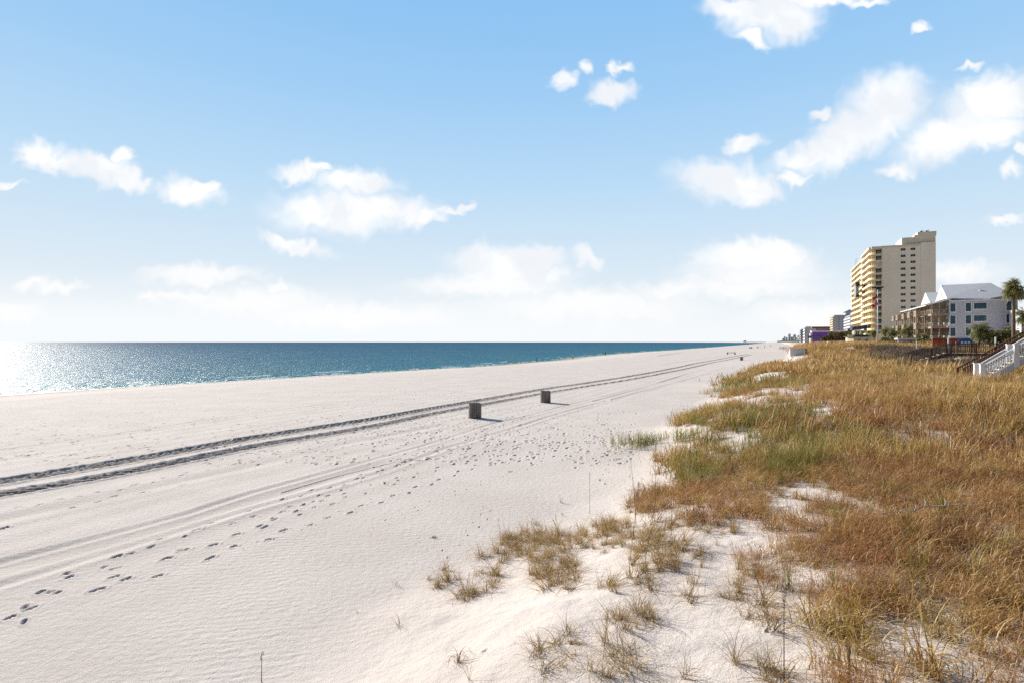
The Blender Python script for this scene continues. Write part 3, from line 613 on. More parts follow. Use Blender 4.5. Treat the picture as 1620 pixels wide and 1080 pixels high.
def tuft(kind, k):
    mb = MB()
    if kind == 'gold':
        for i in range(46):
            a = random.uniform(0, 6.28); r = abs(random.gauss(0, .11)); blade(mb, (r * math.cos(a), r * math.sin(a), -.02), random.uniform(0, 6.28), random.uniform(.02, .6), random.uniform(.22, .58), random.uniform(.005, .013), random.uniform(.8, 4.6), 5, twist=random.gauss(0, .6))
    elif kind == 'rust':
        for i in range(40):
            a = random.uniform(0, 6.28); r = abs(random.gauss(0, .15)); ln = random.uniform(.22, .52)
            pts = blade(mb, (r * math.cos(a), r * math.sin(a), -.02), random.uniform(0, 6.28), random.uniform(.05, .8), ln, .0055, random.uniform(.3, 2.6), 5)
            for q in range(3):
                z = random.choice(pts[1:]); blade(mb, z, random.uniform(0, 6.28), random.uniform(.2, 1.2), random.uniform(.07, .2), .0065, random.uniform(.5, 4), 4, h0=.4)
    elif kind == 'green':
        for i in range(46):
            a = random.uniform(0, 6.28); r = abs(random.gauss(0, .10)); blade(mb, (r * math.cos(a), r * math.sin(a), -.02), random.uniform(0, 6.28), random.uniform(.02, .5), random.uniform(.45, .85), random.uniform(.006, .009), random.uniform(.3, 1.7), 5)
    elif kind == 'curly':
        for i in range(46):
            r = random.uniform(0, .09); a = random.uniform(0, 6.28); blade(mb, (r * math.cos(a), r * math.sin(a), -.02), random.uniform(0, 6.28), random.uniform(.2, 1.35), random.uniform(.2, .58), random.uniform(.0045, .0075), random.choice([random.uniform(.3, 1.4), random.uniform(2, 5.5), random.uniform(1.5, 3)]), 9, twist=random.gauss(0, 1.3))
    elif kind == 'upright':
        for i in range(34):
            r = random.uniform(0, .06); a = random.uniform(0, 6.28); blade(mb, (r * math.cos(a), r * math.sin(a), -.02), random.gauss(.6, 1.6), random.uniform(.05, .7), random.uniform(.2, .42), random.uniform(.004, .007), random.uniform(.0, 1.2), 4)
    elif kind == 'stalk':
        h = random.uniform(.9, 1.25); lean = random.uniform(.0, .15); a = random.uniform(0, 6.28)
        pts = [Vector((math.cos(a) * lean * (i / 6)**1.5 * h, math.sin(a) * lean * (i / 6)**1.5 * h, h * i / 6 - .02)) for i in range(7)]
        mb.tube(pts, [.004 - .0004 * i for i in range(7)], 4, [i / 6 for i in range(7)], .5)
        for q in range(14): z = pts[-1] - Vector((0, 0, random.uniform(0, .28))) + Vector((random.gauss(0, .006), random.gauss(0, .006), 0)); blade(mb, z, random.uniform(0, 6.28), random.uniform(.1, .6), random.uniform(.03, .07), .008, .5, 2, h0=.3)
    elif kind in ('midgold', 'midrust', 'midgreen'):
        for i in range(30):
            a = random.uniform(0, 6.28); r = abs(random.gauss(0, .26)); blade(mb, (r * math.cos(a), r * math.sin(a), -.03), random.uniform(0, 6.28), random.uniform(.02, .6), random.uniform(.3, .62), random.uniform(.012, .02), random.uniform(.2, 2.2), 4)
    elif kind in ('fargold', 'farrust', 'fargreen'):
        for i in range(34):
            a = random.uniform(0, 6.28); r = abs(random.gauss(0, .75)); blade(mb, (r * math.cos(a), r * math.sin(a), -.05), random.uniform(0, 6.28), random.uniform(.02, .7), random.uniform(.3, .75), random.uniform(.04, .08), random.uniform(.2, 1.6), 3)
    elif kind == 'twig':
        for i in range(5):
            a = random.uniform(0, 6.28); pts = [Vector((0, 0, 0))]; d = Vector((math.cos(a), math.sin(a), random.uniform(.2, 1)))
            for q in range(6): pts.append(pts[-1] + d * .07); d = (d + Vector((random.gauss(0, .4), random.gauss(0, .4), random.gauss(0, .3)))).normalized()
            mb.tube(pts, [.006 - .0008 * i for i in range(7)], 4, [.5] * 7, random.random())
            for z in pts[2:6]:
                blade(mb, z, random.uniform(0, 6.28), .8, .12, .004, .5, 2)
    return mb
matof = dict(gold='gold', rust='rust', green='green', curly='curly', upright='curly', stalk='stalk', midgold='gold', midrust='rust', midgreen='green', fargold='gold', farrust='rust', fargreen='green', twig='scrub')
def scatter(name, label, cat, kinds, pts, idx, scl, lean=.15, nvar=4):
    """pts (n,3); idx: which kind of tuft; one stuff object of instanced plants"""
    src = bpy.data.collections.new(name + '_plants')
    for ki, kd in enumerate(kinds):
        for k in range(nvar):
            mo = bpy.data.objects.new('%s_%02d_%02d' % (name, ki, k), tuft(kd, k).mesh(kd, matof[kd], attr=True)); src.objects.link(mo)
    n = len(pts); me = bpy.data.meshes.new(name); me.vertices.add(n); me.vertices.foreach_set('co', np.asarray(pts, np.float32).ravel())
    rot = np.stack([rng.normal(0, lean, n), rng.normal(0, lean, n), rng.uniform(0, 6.283, n)], -1).astype(np.float32)
    a = me.attributes.new('rot', 'FLOAT_VECTOR', 'POINT'); a.data.foreach_set('vector', rot.ravel())
    a = me.attributes.new('scl', 'FLOAT', 'POINT'); a.data.foreach_set('value', np.asarray(scl, np.float32))
    a = me.attributes.new('idx', 'INT', 'POINT'); a.data.foreach_set('value', (np.asarray(idx) * nvar + rng.integers(0, nvar, n)).astype(np.int32))
    o = put(name, me); tag(o, label, cat, kind='stuff')
    g = bpy.data.node_groups.new(name, 'GeometryNodeTree'); g.interface.new_socket('Geometry', in_out='INPUT', socket_type='NodeSocketGeometry'); g.interface.new_socket('Geometry', in_out='OUTPUT', socket_type='NodeSocketGeometry')
    gi = g.nodes.new('NodeGroupInput'); go = g.nodes.new('NodeGroupOutput'); ip = g.nodes.new('GeometryNodeInstanceOnPoints'); ci = g.nodes.new('GeometryNodeCollectionInfo')
    ci.inputs['Collection'].default_value = src; ci.inputs['Separate Children'].default_value = True; ci.inputs['Reset Children'].default_value = True
    def na(nm, dt): q = g.nodes.new('GeometryNodeInputNamedAttribute'); q.data_type = dt; q.inputs['Name'].default_value = nm; return q.outputs[0]
    l = g.links; l.new(gi.outputs[0], ip.inputs['Points']); l.new(ci.outputs[0], ip.inputs['Instance']); ip.inputs['Pick Instance'].default_value = True
    er = g.nodes.new('FunctionNodeEulerToRotation'); l.new(na('rot', 'FLOAT_VECTOR'), er.inputs[0]); l.new(er.outputs[0], ip.inputs['Rotation'])
    l.new(na('idx', 'INT'), ip.inputs['Instance Index']); l.new(na('scl', 'FLOAT'), ip.inputs['Scale']); l.new(ip.outputs[0], go.inputs[0])
    md = o.modifiers.new('plants', 'NODES'); md.node_group = g
    return o
def ring(r0, r1, dens, a0=-20, a1=52):
    area = R(a1 - a0) / 2 * (r1**2 - r0**2); n = int(area * dens)
    r = np.sqrt(rng.uniform(r0**2, r1**2, n)); a = rng.uniform(R(a0), R(a1), n); x = r * np.sin(a); y = r * np.cos(a); return x, y, height(x, y)
GREENS = [(1180, 700, 110, 34), (1240, 665, 75, 24), (1110, 705, 60, 45), (1170, 612, 52, 14), (1225, 606, 55, 15), (1155, 665, 75, 18), (1290, 700, 90, 30), (1120, 665, 40, 16), (1100, 750, 45, 30), (1240, 740, 60, 25), (1360, 700, 60, 18)]
def greenness(px, py):
    g = np.zeros_like(px)
    for cx, cy, rx, ry in GREENS: g = np.maximum(g, 1 - sstep(.2, 1.5, ((px - cx) / rx)**2 + ((py - cy) / ry)**2))
    return g
def grow(r0, r1, dens, far):
    x, y, z = ring(r0, r1, dens); d, sp_, px, py = cover(x, y, z)
    keep = rng.random(len(x)) < d; x, y, z, px, py = x[keep], y[keep], z[keep], px[keep], py[keep]
    g = greenness(px, py) * .5 + .02; isg = rng.random(len(x)) < g
    rusty = sstep(.42, .60, fbm(x / 3.2, y / 3.2, 131, 3) + .10 * (px < 1250) - .06 * (py < 660)) * .55 + .10
    isr = (~isg) & (rng.random(len(x)) < rusty)
    return np.stack([x, y, z], -1), np.where(isg, 2, np.where(isr, 1, 0)), (px, py)
GL = ('golden brown dry beach grass covering the dune', 'rust brown bluestem grass patches on the dune', 'green sea oats patches along the dune edge')
P1, K1, _ = grow(2.2, 17, 21, 0); P2, K2, _ = grow(17, 48, 11, 1); P3, K3, _ = grow(48, 140, 2.6, 2); P4, K4, _ = grow(140, 380, .35, 3)
for k, nm in ((0, 'gold'), (1, 'rust'), (2, 'green')):
    nmn = ('golden_dune_grass', 'rust_dune_grass', 'green_dune_grass')[k]
    pp = [P1[K1 == k], P2[K2 == k], P3[K3 == k], P4[K4 == k]]; ix = np.concatenate([np.full(len(q), min(i, 2)) for i, q in enumerate(pp)])
    sc = np.concatenate([rng.uniform(.65, 1.15, len(pp[0])), rng.uniform(.75, 1.25, len(pp[1])), rng.uniform(.7, 1.2, len(pp[2])), rng.uniform(1.1, 2.0, len(pp[3]))])
    PV = np.vstack(pp); sc = sc * np.clip(.45 + 1.15 * fbm(PV[:, 0] / 1.1, PV[:, 1] / 1.1, 151, 3), .6, 1.45)
    scatter(nmn, GL[k], 'grass', [nm, 'mid' + nm, 'far' + nm], PV, ix, sc)
# loose tufts over the open sand in front
x, y, z = ring(2.5, 24, 42, -25, 52); d, sp_, px, py = cover(x, y, z); keep = rng.random(len(x)) < sp_ * .75
pts = np.stack([x, y, z], -1)[keep]
scatter('sparse_dune_grass', 'thin curling dry grass scattered over the bare dune sand', 'grass', ['curly', 'upright'], pts, (rng.random(len(pts)) < .3).astype(int), rng.uniform(.5, 1.3, len(pts)), .3, 10)
x, y, z = ring(3, 60, 1.7); d, sp_, px, py = cover(x, y, z); keep = rng.random(len(x)) < (d * .35 + sp_ * .4) * np.where(y > 20, .28, 1); pts = np.stack([x, y, z], -1)[keep]
scatter('seed_stalks', 'thin upright seed stalks standing above the dune grass', 'plant stalks', ['stalk'], pts, np.zeros(len(pts)), rng.uniform(.6, 1.15, len(pts)), .12, 6)
x, y, z = ring(3, 20, 1.0); d, sp_, px, py = cover(x, y, z); keep = rng.random(len(x)) < (d * .6 + sp_ * .2); pts = np.stack([x, y, z], -1)[keep]
scatter('dead_twigs', 'grey brown dead twigs tangled low among the dune grass', 'twigs', ['twig'], pts, np.zeros(len(pts)), rng.uniform(.6, 1.2, len(pts)), .3, 5)

# single plants that stand by themselves
def single(name, px, py, mb, mat, label, cat='plant', smooth=False, group=None):
    x, y, z = on_ground(px, py); o = mb.build(name, mat, loc=(x, y, z), attr=True, smooth=smooth, rz=random.uniform(0, 6)); return tag(o, label, cat, group)
def bunch(n, lmin, lmax, w, c0, c1, spread=.04, lean=.8, seg=8, tw=1.0):
    mb = MB()
    for i in range(n):
        r = random.uniform(0, spread); a = random.uniform(0, 6.28); blade(mb, (r * math.cos(a), r * math.sin(a), -.02), random.uniform(0, 6.28), random.uniform(.05, lean), random.uniform(lmin, lmax), w, random.uniform(c0, c1), seg, twist=random.gauss(0, tw))
    return mb
single('grass_tuft', 726, 1046, bunch(34, .25, .5, .006, 2.5, 5.5, .05, .9, 10, 1.5), 'curly', 'tight ball of curled dark grass alone on the sand at the bottom', 'grass tuft')
single('grass_tuft', 742, 1076, bunch(7, .2, .45, .005, .3, 1.4, .02, 1.1), 'curly', 'few thin blades fanned beside the curled ball of grass', 'grass tuft')
single('grass_tuft', 632, 990, bunch(11, .18, .45, .005, 1.5, 5, .04, 1.0, 10, 1.5), 'curly', 'thin wiry looped tuft on the smooth slope left of the curled ball', 'grass tuft')
single('grass_tuft', 566, 968, bunch(5, .15, .35, .004, .8, 2.5, .05, 1.2), 'curly', 'pale wispy tuft of few bent blades, farthest left on the dune foot', 'grass tuft')
single('grass_tuft', 628, 926, bunch(8, .15, .32, .005, .8, 2.5, .05), 'curly', 'small light tuft on the sand rim above the wiry looped tuft', 'grass tuft')
single('grass_tuft', 888, 795, bunch(14, .15, .32, .006, .2, 1.5, .05), 'curly', 'small dry tuft alone, upper one of two left of the tall stalk', 'grass tuft')
single('grass_tuft', 891, 815, bunch(9, .12, .24, .006, .2, 1.2, .04), 'curly', 'smaller tuft just below the small dry tuft by the tall stalk', 'grass tuft')
single('beach_weed', 686, 850, bunch(30, .05, .12, .012, .5, 2.5, .08, 1.2, 3), 'bush', 'tiny dark green weed alone on the flat sand', 'plant')
single('grass_tuft', 1165, 1050, bunch(46, .35, .6, .006, 1.0, 3.0, .05, .9, 8), 'curly', 'grey arching fountain of grass on bare sand at the bottom', 'grass tuft')
def stalkmb(h, lean, r=.006, seed=True, k=14):
    mb = MB(); a = random.uniform(-.4, .4); pts = [Vector((math.cos(a) * lean * (i / 8)**1.6 * h, math.sin(a) * lean * (i / 8)**1.6 * h, h * i / 8 - .02)) for i in range(9)]
    mb.tube(pts, [r * (1 - .08 * i) for i in range(9)], 5, [i / 8 for i in range(9)], .3)
    if seed:
        for q in range(k): z = pts[-1] - Vector((0, 0, random.uniform(0, .3 * h))) + Vector((random.gauss(0, .01), random.gauss(0, .01), 0)); blade(mb, z, random.uniform(0, 6.28), random.uniform(.1, .7), random.uniform(.03, .08), .009, .5, 2, h0=.3)
    return mb
for px, py, h, ln, lb in [(1037, 805, 1.55, -.1, 'tall dark bare stalk rising over the dune edge below the green clump'), (933, 812, 1.05, .02, 'thin upright stalk beside the two small dry tufts'),
                          (1006, 830, 1.3, -.28, 'thin leaning stalk left of the tall dark bare stalk'), (414, 1078, .42, -.1, 'short thin seed stalk alone at the bottom left of the dune'),
                          (1240, 1078, 1.0, 0, 'dark straight stalk on the sand at the bottom right'), (1343, 1085, .45, 0, 'thick short broken stem at the bottom edge of the grass'),
                          (1062, 846, .75, 0, 'dark stalk standing behind the clump of tufts on the sand'), (1073, 675, 1.0, -.35, 'grey brown plume of a sea oat leaning over the dune tip')]:
    single('seed_stalk', px, py, stalkmb(h, ln, .011 if h < .5 and ln == 0 else .0065, True, 40 if 'plume' in lb else 14), 'stalk', lb, 'plant stalk')
for k_, (px, py, w_, n_, lb) in enumerate([(1024, 702, 2.0, 620, 'green tussock of grass, lowest tip of the green patch on the beach'), (1148, 618, 1.8, 420, 'round olive tussock at the beach end of the far green patch'), (1118, 622, 1.0, 90, 'small straw coloured tussock on sand left of the olive tussock')]):
    mb = MB()
    for i in range(n_):
        q = random.gauss(0, w_ * .42); a = random.gauss(0, w_ * .22); blade(mb, (q, a, -.04), random.uniform(0, 6.28), random.uniform(.05, .6), random.uniform(.35, .7), .016, random.uniform(.2, 1.3), 4)
    x, y, z = on_ground(px, py); tag(mb.build('grass_tussock', 'green' if k_ < 2 else 'gold', loc=(x, y, z), rz=R(20), attr=True), lb, 'grass tuft')
# the bleached branch lying in the grass
mb = MB(); pts = [Vector((-.6 + .13 * i, .05 * math.sin(i * 1.3), .38 + .012 * i)) for i in range(10)]
mb.tube(pts, [.006 + .0008 * i for i in range(10)], 6, [.9] * 10, 1)
for i in (4, 6, 8, 9):
    mb.tube([pts[i], pts[i] + Vector((.1, .08 * (-1)**i, .03)), pts[i] + Vector((.2, .2 * (-1)**i, .05))], [.007, .005, .002], 5, [.9] * 3, 1)
x, y, z = on_ground(1450, 850); M['bone'] = simple('bleached_wood', (.5, .46, .40), .8, .2, 8)
tag(mb.build('branch', 'bone', loc=(x, y, z), rz=.15), 'pale bleached branch lying on top of the brown grass', 'branch')

# ------------------------------------------------------------------ litter bins
def make_bin():
    r = .37; h = .88
    root = empty('litter_bin', (0, 0, 0), 0, 'round slatted wooden litter bin, nearer and larger one of the pair by the wheel tracks', 'bin', 'slatted litter bins on the sand')
    mb = MB(); n = 22
    for i in range(n):
        a = 2 * math.pi * i / n; c, s = math.cos(a), math.sin(a); w = .042; z1 = h + random.uniform(-.012, .012); q = []
        for (dr, dw) in ((-.011, -w), (.011, -w), (.011, w), (-.011, w)): q.append(((r + dr) * c - dw * s, (r + dr) * s + dw * c))
        mb.prism(q, .02, z1)
    mb.build('slats', 'slat', root)
    m2 = 32
    for z0 in (.14, .70):
        mb = MB()
        ring_ = [((r + .013) * math.cos(2 * math.pi * i / m2), (r + .013) * math.sin(2 * math.pi * i / m2)) for i in range(m2)]; rin = [((r - .014) * math.cos(2 * math.pi * i / m2), (r - .014) * math.sin(2 * math.pi * i / m2)) for i in range(m2)]
        vs = [(x_, y_, z0) for x_, y_ in rin] + [(x_, y_, z0 + .03) for x_, y_ in rin] + [(x_ * .955, y_ * .955, z0) for x_, y_ in rin] + [(x_ * .955, y_ * .955, z0 + .03) for x_, y_ in rin]
        mb.add(vs, [f for i in range(m2) for j in [(i + 1) % m2] for f in ((i, j, m2 + j, m2 + i), (2 * m2 + i, 3 * m2 + i, 3 * m2 + j, 2 * m2 + j), (m2 + i, m2 + j, 3 * m2 + j, 3 * m2 + i), (i, 2 * m2 + i, 2 * m2 + j, j))])
        mb.build('hoop', 'grey', root)
    mb = MB(); mb.tube([(0, 0, .03), (0, 0, .4), (0, 0, .84)], [.28, .30, .31], 24, cap=False); mb.tube([(0, 0, .03), (0, 0, .05)], .28, 24); mb.build('liner', 'black', root, smooth=True)
    return root
b1 = make_bin()
for i, (px, py, lb) in enumerate([(751.5, 660.5, None), (863, 636.3, 'round slatted wooden litter bin, second along the wheel tracks'), (1173, 569.8, 'third litter bin, small in the distance past the end of the wheel tracks')]):
    o = b1 if i == 0 else copy_tree(b1); x, y = ground_at(px, py); o.location = (x, y, H1(x, y) - .01); o.rotation_euler = (0, 0, i * 1.1)
    if lb: o['label'] = lb
#@@BUILDINGS
# ------------------------------------------------------------------ the tall cream condominium
FLN = 16; FH = 2.9
S0, TF, TS, TE = 308.0, 38.4, 41.9, 62.0        # near side wall, beach front, start of plain wall, inland end
ZB = 1.6; ZR = 48.2
tow = site('apartment_tower', S0, TF, 0, 'tall cream apartment tower with yellow balconies facing the sea', 'apartment building')
def loc_(s, t): return (t - TF, s - S0)
WX0, WX1 = TS - TF, TE - TF
mb = MB(); mb.box(WX0, WX1 - 5.4, 0, 30, ZB, ZR); mb.box(2.2, WX0, 1.6, 30, ZB, ZR - .3); mb.build('wall', 'taupe', tow)
mb = MB(); mb.box(WX1 - 5.4, WX1, -.25, 22, ZB, ZR + .6); mb.build('stair_tower_wall', 'taupe', tow)
mb = MB(); mb.box(WX0 - .3, WX1 - 5.4, -.35, .0, ZR - .9, ZR + .15); mb.box(WX0 - .3, WX1 - 5.4, 0, 30, ZR, ZR + .15); mb.box(-.6, WX0 - .3, -.2, 30.4, ZR - .8, ZR + .1); mb.box(-1.5, -.6, 1.5, 32.3, ZR - .8, ZR + .1); mb.build('roof_cornice', 'cream', tow)
mb = MB(); mb.box(11.2, WX1 + .1, .6, 16, ZR + .15, 51.6); mb.box(15.8, WX1 + .25, .1, 16.5, 51.6, 52.4); mb.box(17, WX1 + .3, 0, 12, 52.4, 53.6); mb.build('penthouse', 'cream', tow)
for x_ in (18.6, 20.6): mb = MB(); mb.tube([(x_, 1.5, 53.6), (x_, 1.5, 54.3)], .4, 8); mb.tube([(x_ + .7, 1.6, 53.6), (x_ + .7, 1.6, 54.6)], .12, 6); mb.build('roof_fan', 'black', tow)
# beach front wall behind the balconies
mb = MB(); mb.box(1.4, 2.2, 1.6, 32.3, ZB, ZR - .8); mb.build('front_wall', 'yellow', tow)
def window(name, w, h, d=.12, glass='glass', frame='white', fw=.09, mull=1):
    m1 = MB(); m1.box(0, w, -.03, d, 0, fw); m1.box(0, w, -.03, d, h - fw, h); m1.box(0, fw, -.03, d, fw, h - fw); m1.box(w - fw, w, -.03, d, fw, h - fw)
    for i in range(1, mull + 1): x = w * i / (mull + 1); m1.box(x - fw / 2, x + fw / 2, -.03, d, fw, h - fw)
    m2 = MB(); m2.box(fw, w - fw, 0.0, d * .5, fw, h - fw)
    return m1.mesh(name, frame), m2.mesh('pane', glass)
wf, wp = window('window', 1.9, 1.15, glass='glass', frame='taupe', fw=.06)
for col_x in (10.6, 14.3):
    for k in range(14):
        o = put('window', wf, tow, (col_x, -.06, ZR - 2.6 - k * FH)); put('pane', wp, o)
wf2, wp2 = window('corner_window', 2.2, 2.1, fw=.07, frame='grey')
wf3, wp3 = window('corner_window', 2.2, 2.1, fw=.07, frame='cream', glass='lightgrey')
def arc(cx, cy, r, a0, a1, n): return [(cx + r * math.cos(R(a0 + (a1 - a0) * i / n)), cy + r * math.sin(R(a0 + (a1 - a0) * i / n))) for i in range(n + 1)]
def strip(mb, P, w, z0, z1):
    """wall of thickness w following path P"""
    n = len(P); off = []
    for i in range(n):
        a = P[max(i - 1, 0)]; b = P[min(i + 1, n - 1)]; dx, dy = b[0] - a[0], b[1] - a[1]; l = math.hypot(dx, dy); off.append((P[i][0] - dy / l * w, P[i][1] + dx / l * w))
    return mb.prism(list(P) + off[::-1], z0, z1)
# corner balcony: from the plain wall round the rounded corner on to the beach front, one per floor
corner = [(WX0, -.9), (1.5, -.9)] + arc(1.5, 2.1, 3.0, -90, -170, 6)[1:] + [(-1.5, 3.6), (-1.5, 15.5)]
corner2 = [(-1.5, 16.5), (-1.5, 31.4)] + arc(.3, 31.4, 1.8, 180, 90, 3)[1:]
pb = corner + [(1.4, 15.5), (1.4, 1.6), (WX0, 1.6)]
slab1 = MB().prism(pb[::-1], 0, .22).mesh('balcony', 'cream'); rl = MB(); strip(rl, corner[2:], -.14, .22, 1.0); rail1 = rl.mesh('parapet', 'parapet')
gr = MB(); gr.box(1.5, WX0, -.92, -.86, 1.1, 1.2)
for i in range(14): gr.box(1.5 + i * .14, 1.53 + i * .14, -.91, -.87, .2, 1.1)
grail = gr.mesh('railing', 'grey')
slab2 = MB().prism((corner2 + [(1.4, 33.2), (1.4, 16.5)])[::-1], 0, .22).mesh('balcony', 'cream'); r2 = MB(); strip(r2, corner2, -.14, .22, 1.0); rail2 = r2.mesh('parapet', 'parapet')
for k in range(FLN - 1):
    z = ZR - .8 - FH * (k + 1) + .1
    o = put('balcony', slab1, tow, (0, 0, z)); put('parapet', rail1, o); put('railing', grail, o)
    o = put('balcony', slab2, tow, (0, 0, z)); put('parapet', rail2, o)
    f_, p_ = (wf3, wp3) if k == 2 else (wf2, wp2)
    if k < 14: o = put('corner_window', f_, tow, (1.25, 1.5, z + .3)); put('pane', p_, o)
mb = MB()
for y_ in (2.6, 9.0, 15.6, 24, 31.4): mb.box(-.2, 1.4, y_, y_ + .7, ZB, ZR - .8)
mb.build('piers', 'yellow', tow)
mb = MB(); mb.box(-.9, 1.4, 31.4, 33.2, ZB, ZR - .8) if False else mb.box(0, 1.39, 32.2, 33.0, ZB, ZR - .9); mb.build('end_pier', 'yellow', tow)
sd_f, sd_p = window('sliding_door', 3.4, 2.1, fw=.08, frame='white', mull=2)
for k in range(FLN - 1):
    z = ZR - .8 - FH * (k + 1) + .34
    for y_ in (4, 18, 26):
        o = put('sliding_door', sd_f, tow, (1.36, y_ + 3.4, z), R(-90)); put('pane', sd_p, o)
# the lower, longer wing behind it
wing = site('apartment_block', 341.5, 38.35, 0, 'lower long balcony wing of warm stucco adjoining the cream tower', 'apartment building')
ZW = 47.0; WL = 54
mb = MB(); mb.box(1.6, 18, 0, WL, ZB, ZW - .4); mb.build('wall', 'yellow', wing)
mb = MB(); mb.box(-.6, 18.3, -.4, WL + .3, ZW - .4, ZW + .3); mb.build('roof', 'offwhite', wing)
sl = MB().box(-.5, 1.6, 0, WL, 0, .2).mesh('balcony', 'cream'); rr_ = MB(); rr_.box(-.5, -.36, 0, WL, .2, 1.15); rr_.box(-.36, 1.6, 0, .12, .2, 1.15); rr_ = rr_.mesh('parapet', 'parapet')
for k in range(FLN - 1): o = put('balcony', sl, wing, (0, 0, ZW - .4 - FH * (k + 1))); put('parapet', rr_, o)
mb = MB()
for j in range(0, 8): mb.box(-.2, 1.6, j * 7.2 + .05, j * 7.2 + .55, ZB, ZW - .4)
mb.build('piers', 'yellow', wing)
sw_f, sw_p = window('sliding_door', 2.6, 2.1, fw=.08, frame='cream', mull=1)
for k in range(FLN - 3):
    for j in range(7):
        o = put('sliding_door', sw_f, wing, (1.56, j * 7.2 + 5.2, ZW - .4 - FH * (k + 1) + .3), R(-90)); put('pane', sw_p, o)
# podium with navy awning, and the netting of the facade works
pod = site('podium', 318, 31.9, 0, 'white two storey podium under a navy awning at the tower foot', 'building')
mb = MB(); mb.box(0, 4.9, 0, 9, 1, 10.2); mb.build('wall', 'offwhite', pod)
mb = MB(); mb.prismy([(-1.0, 10.3), (5.2, 10.9), (5.2, 12.7), (-.8, 11.7)], -1.2, 9.5); mb.build('awning', 'navy', pod)
pf, pp_ = window('window', 1.6, 2.2, fw=.12)
for z_ in (4.2, 7.4):
    for x_ in (.5, 2.8): o = put('window', pf, pod, (x_, -.1, z_)); put('pane', pp_, o)
    for y_ in (1, 5): o = put('window', pf, pod, (-.1, y_ + 1.6, z_), R(-90)); put('pane', pp_, o)
net = site('work_platform', 335, 34.4, 0, 'dark grey netted work platform hanging on the tower front', 'work platform')
mb = MB(); mb.box(0, 1.2, 0, 9, 27.5, 34.0); mb.build('netting', 'grey', net)
mb = MB(); mb.box(-.3, 1.3, -3.5, 0, 32.6, 34.4); mb.box(-.2, 1.2, -3, 0, 27.0, 28.2); mb.build('platform', 'black', net)
for y_ in (1, 8): mb = MB(); mb.tube([(.5, y_, 34), (.5, y_, ZR - .8)], .05, 5); mb.build('cable', 'black', net)
gond = site('work_platform', S0 - 2.2, 39.2, 0, 'narrow dark gondola hanging along one floor of the side wall', 'work platform')
mb = MB(); mb.box(-1.5, 3.0, 0, .9, 29.0, 29.15); mb.box(-1.5, 3.0, 0, .06, 29.15, 29.6); mb.box(-1.5, -1.44, 0, .9, 29.15, 29.6); mb.box(2.94, 3.0, 0, .9, 29.15, 29.6); mb.build('deck', 'black', gond)
for x_ in (-1.2, 2.8): mb = MB(); mb.tube([(x_, .5, 29.2), (x_, .5, ZR + .1)], .025, 5); mb.build('cable', 'black', gond)

# ------------------------------------------------------------------ grey three storey house
HS, HT = 167.6, 36.5; HE = 12.6; HL = 31
hou = site('beach_house', HS, HT, 0, 'grey three storey house with white metal roof and timber balconies', 'house')
mb = MB(); mb.box(0, HE, 0, HL, 2.5, 14.45); mb.build('wall', 'greysiding', hou)
mb = MB()
for (xa, xb) in ((-.04, .16), (HE - .16, HE + .04)): mb.box(xa, xb, -.05, .02, 2.5, 14.2)
mb.box(-.04, HE, -.05, .02, 14.2, 14.45); mb.build('corner_trim', 'white', hou)
tw, tp_ = window('window', 1.35, 2.35, fw=.19, glass='blueglass', mull=0, d=.1); hw, hp = window('window', 2.75, 1.75, fw=.19, glass='blueglass', mull=0, d=.1); hw2, hp2 = window('window', 1.9, 1.6, fw=.19, glass='blueglass', mull=0)
def wx(px): X, Y = ray_s(px, HS - .06); return st(X, Y)[1] - HT, Y
for px, rows, mesh_ in ((1504.5, (474.6, 489.2, 498.5, 508.5, 517.5), 't'),): pass
for cx, tops, kd in ((1507.5, (479.0, 498.4, 517.5), 't'), (1532, (478.3, 497.8, 517), 't'), (1550.8, (477.5, 497), 'h'), (1596.5, (476, 496, 516), 't')):
    x_, Y_ = wx(cx)
    for tpx in tops:
        zt = zat(tpx, Y_); f_, p_, w_, h_ = (tw, tp_, 1.35, 2.35) if kd == 't' else (hw, hp, 2.75, 1.75)
        if kd == 'h': zt -= .1
        o = put('window', f_, hou, (x_ - w_ / 2, -.07, zt - h_)); put('pane', p_, o)
# gallery on the sea side
GX0 = -3.6
def rail(mb, x0, y0, x1, y1, z, h=1.05, step=.22, bw=.05):
    mb.bar((x0, y0, z + h), (x1, y1, z + h), .1, .08); mb.bar((x0, y0, z + .12), (x1, y1, z + .12), .07, .06)
    n = max(1, int(math.hypot(x1 - x0, y1 - y0) / step))
    for i in range(n + 1): q = i / n; mb.bar((x0 + (x1 - x0) * q, y0 + (y1 - y0) * q, z + .12), (x0 + (x1 - x0) * q, y0 + (y1 - y0) * q, z + h), bw)
for k, z in enumerate((5.0, 8.1, 11.2)):
    mb = MB(); mb.box(GX0, 0, .1, HL + 6, z - .3, z); o = mb.build('gallery_floor', 'timber', hou)
    r_ = MB(); rail(r_, GX0 + .05, .15, -.05, .15, z); rail(r_, GX0 + .05, .15, GX0 + .05, HL + 6, z, step=.3)
    r_.build('railing', 'timber', o)
    for y_ in (4.5, 12.5, 20.5, 29.5, 36):
        b_ = MB(); b_.box(GX0 - 2.3, GX0, y_, y_ + 3.0, z - .3, z - .02); c_ = b_.build('balcony', 'timber', hou)
        r_ = MB(); rail(r_, GX0 - 2.25, y_ + .05, GX0, y_ + .05, z, step=.12, bw=.07); rail(r_, GX0 - 2.25, y_ + .05, GX0 - 2.25, y_ + 2.95, z, step=.12, bw=.07); r_.build('railing', 'timber', c_)
mb = MB()
for y_ in (.2, 4.6, 7.4, 12.6, 15.4, 20.6, 23.4, 29.6, 32.4):
    mb.box(GX0 - .02, GX0 + .22, y_, y_ + .24, 1.5, 14.0)
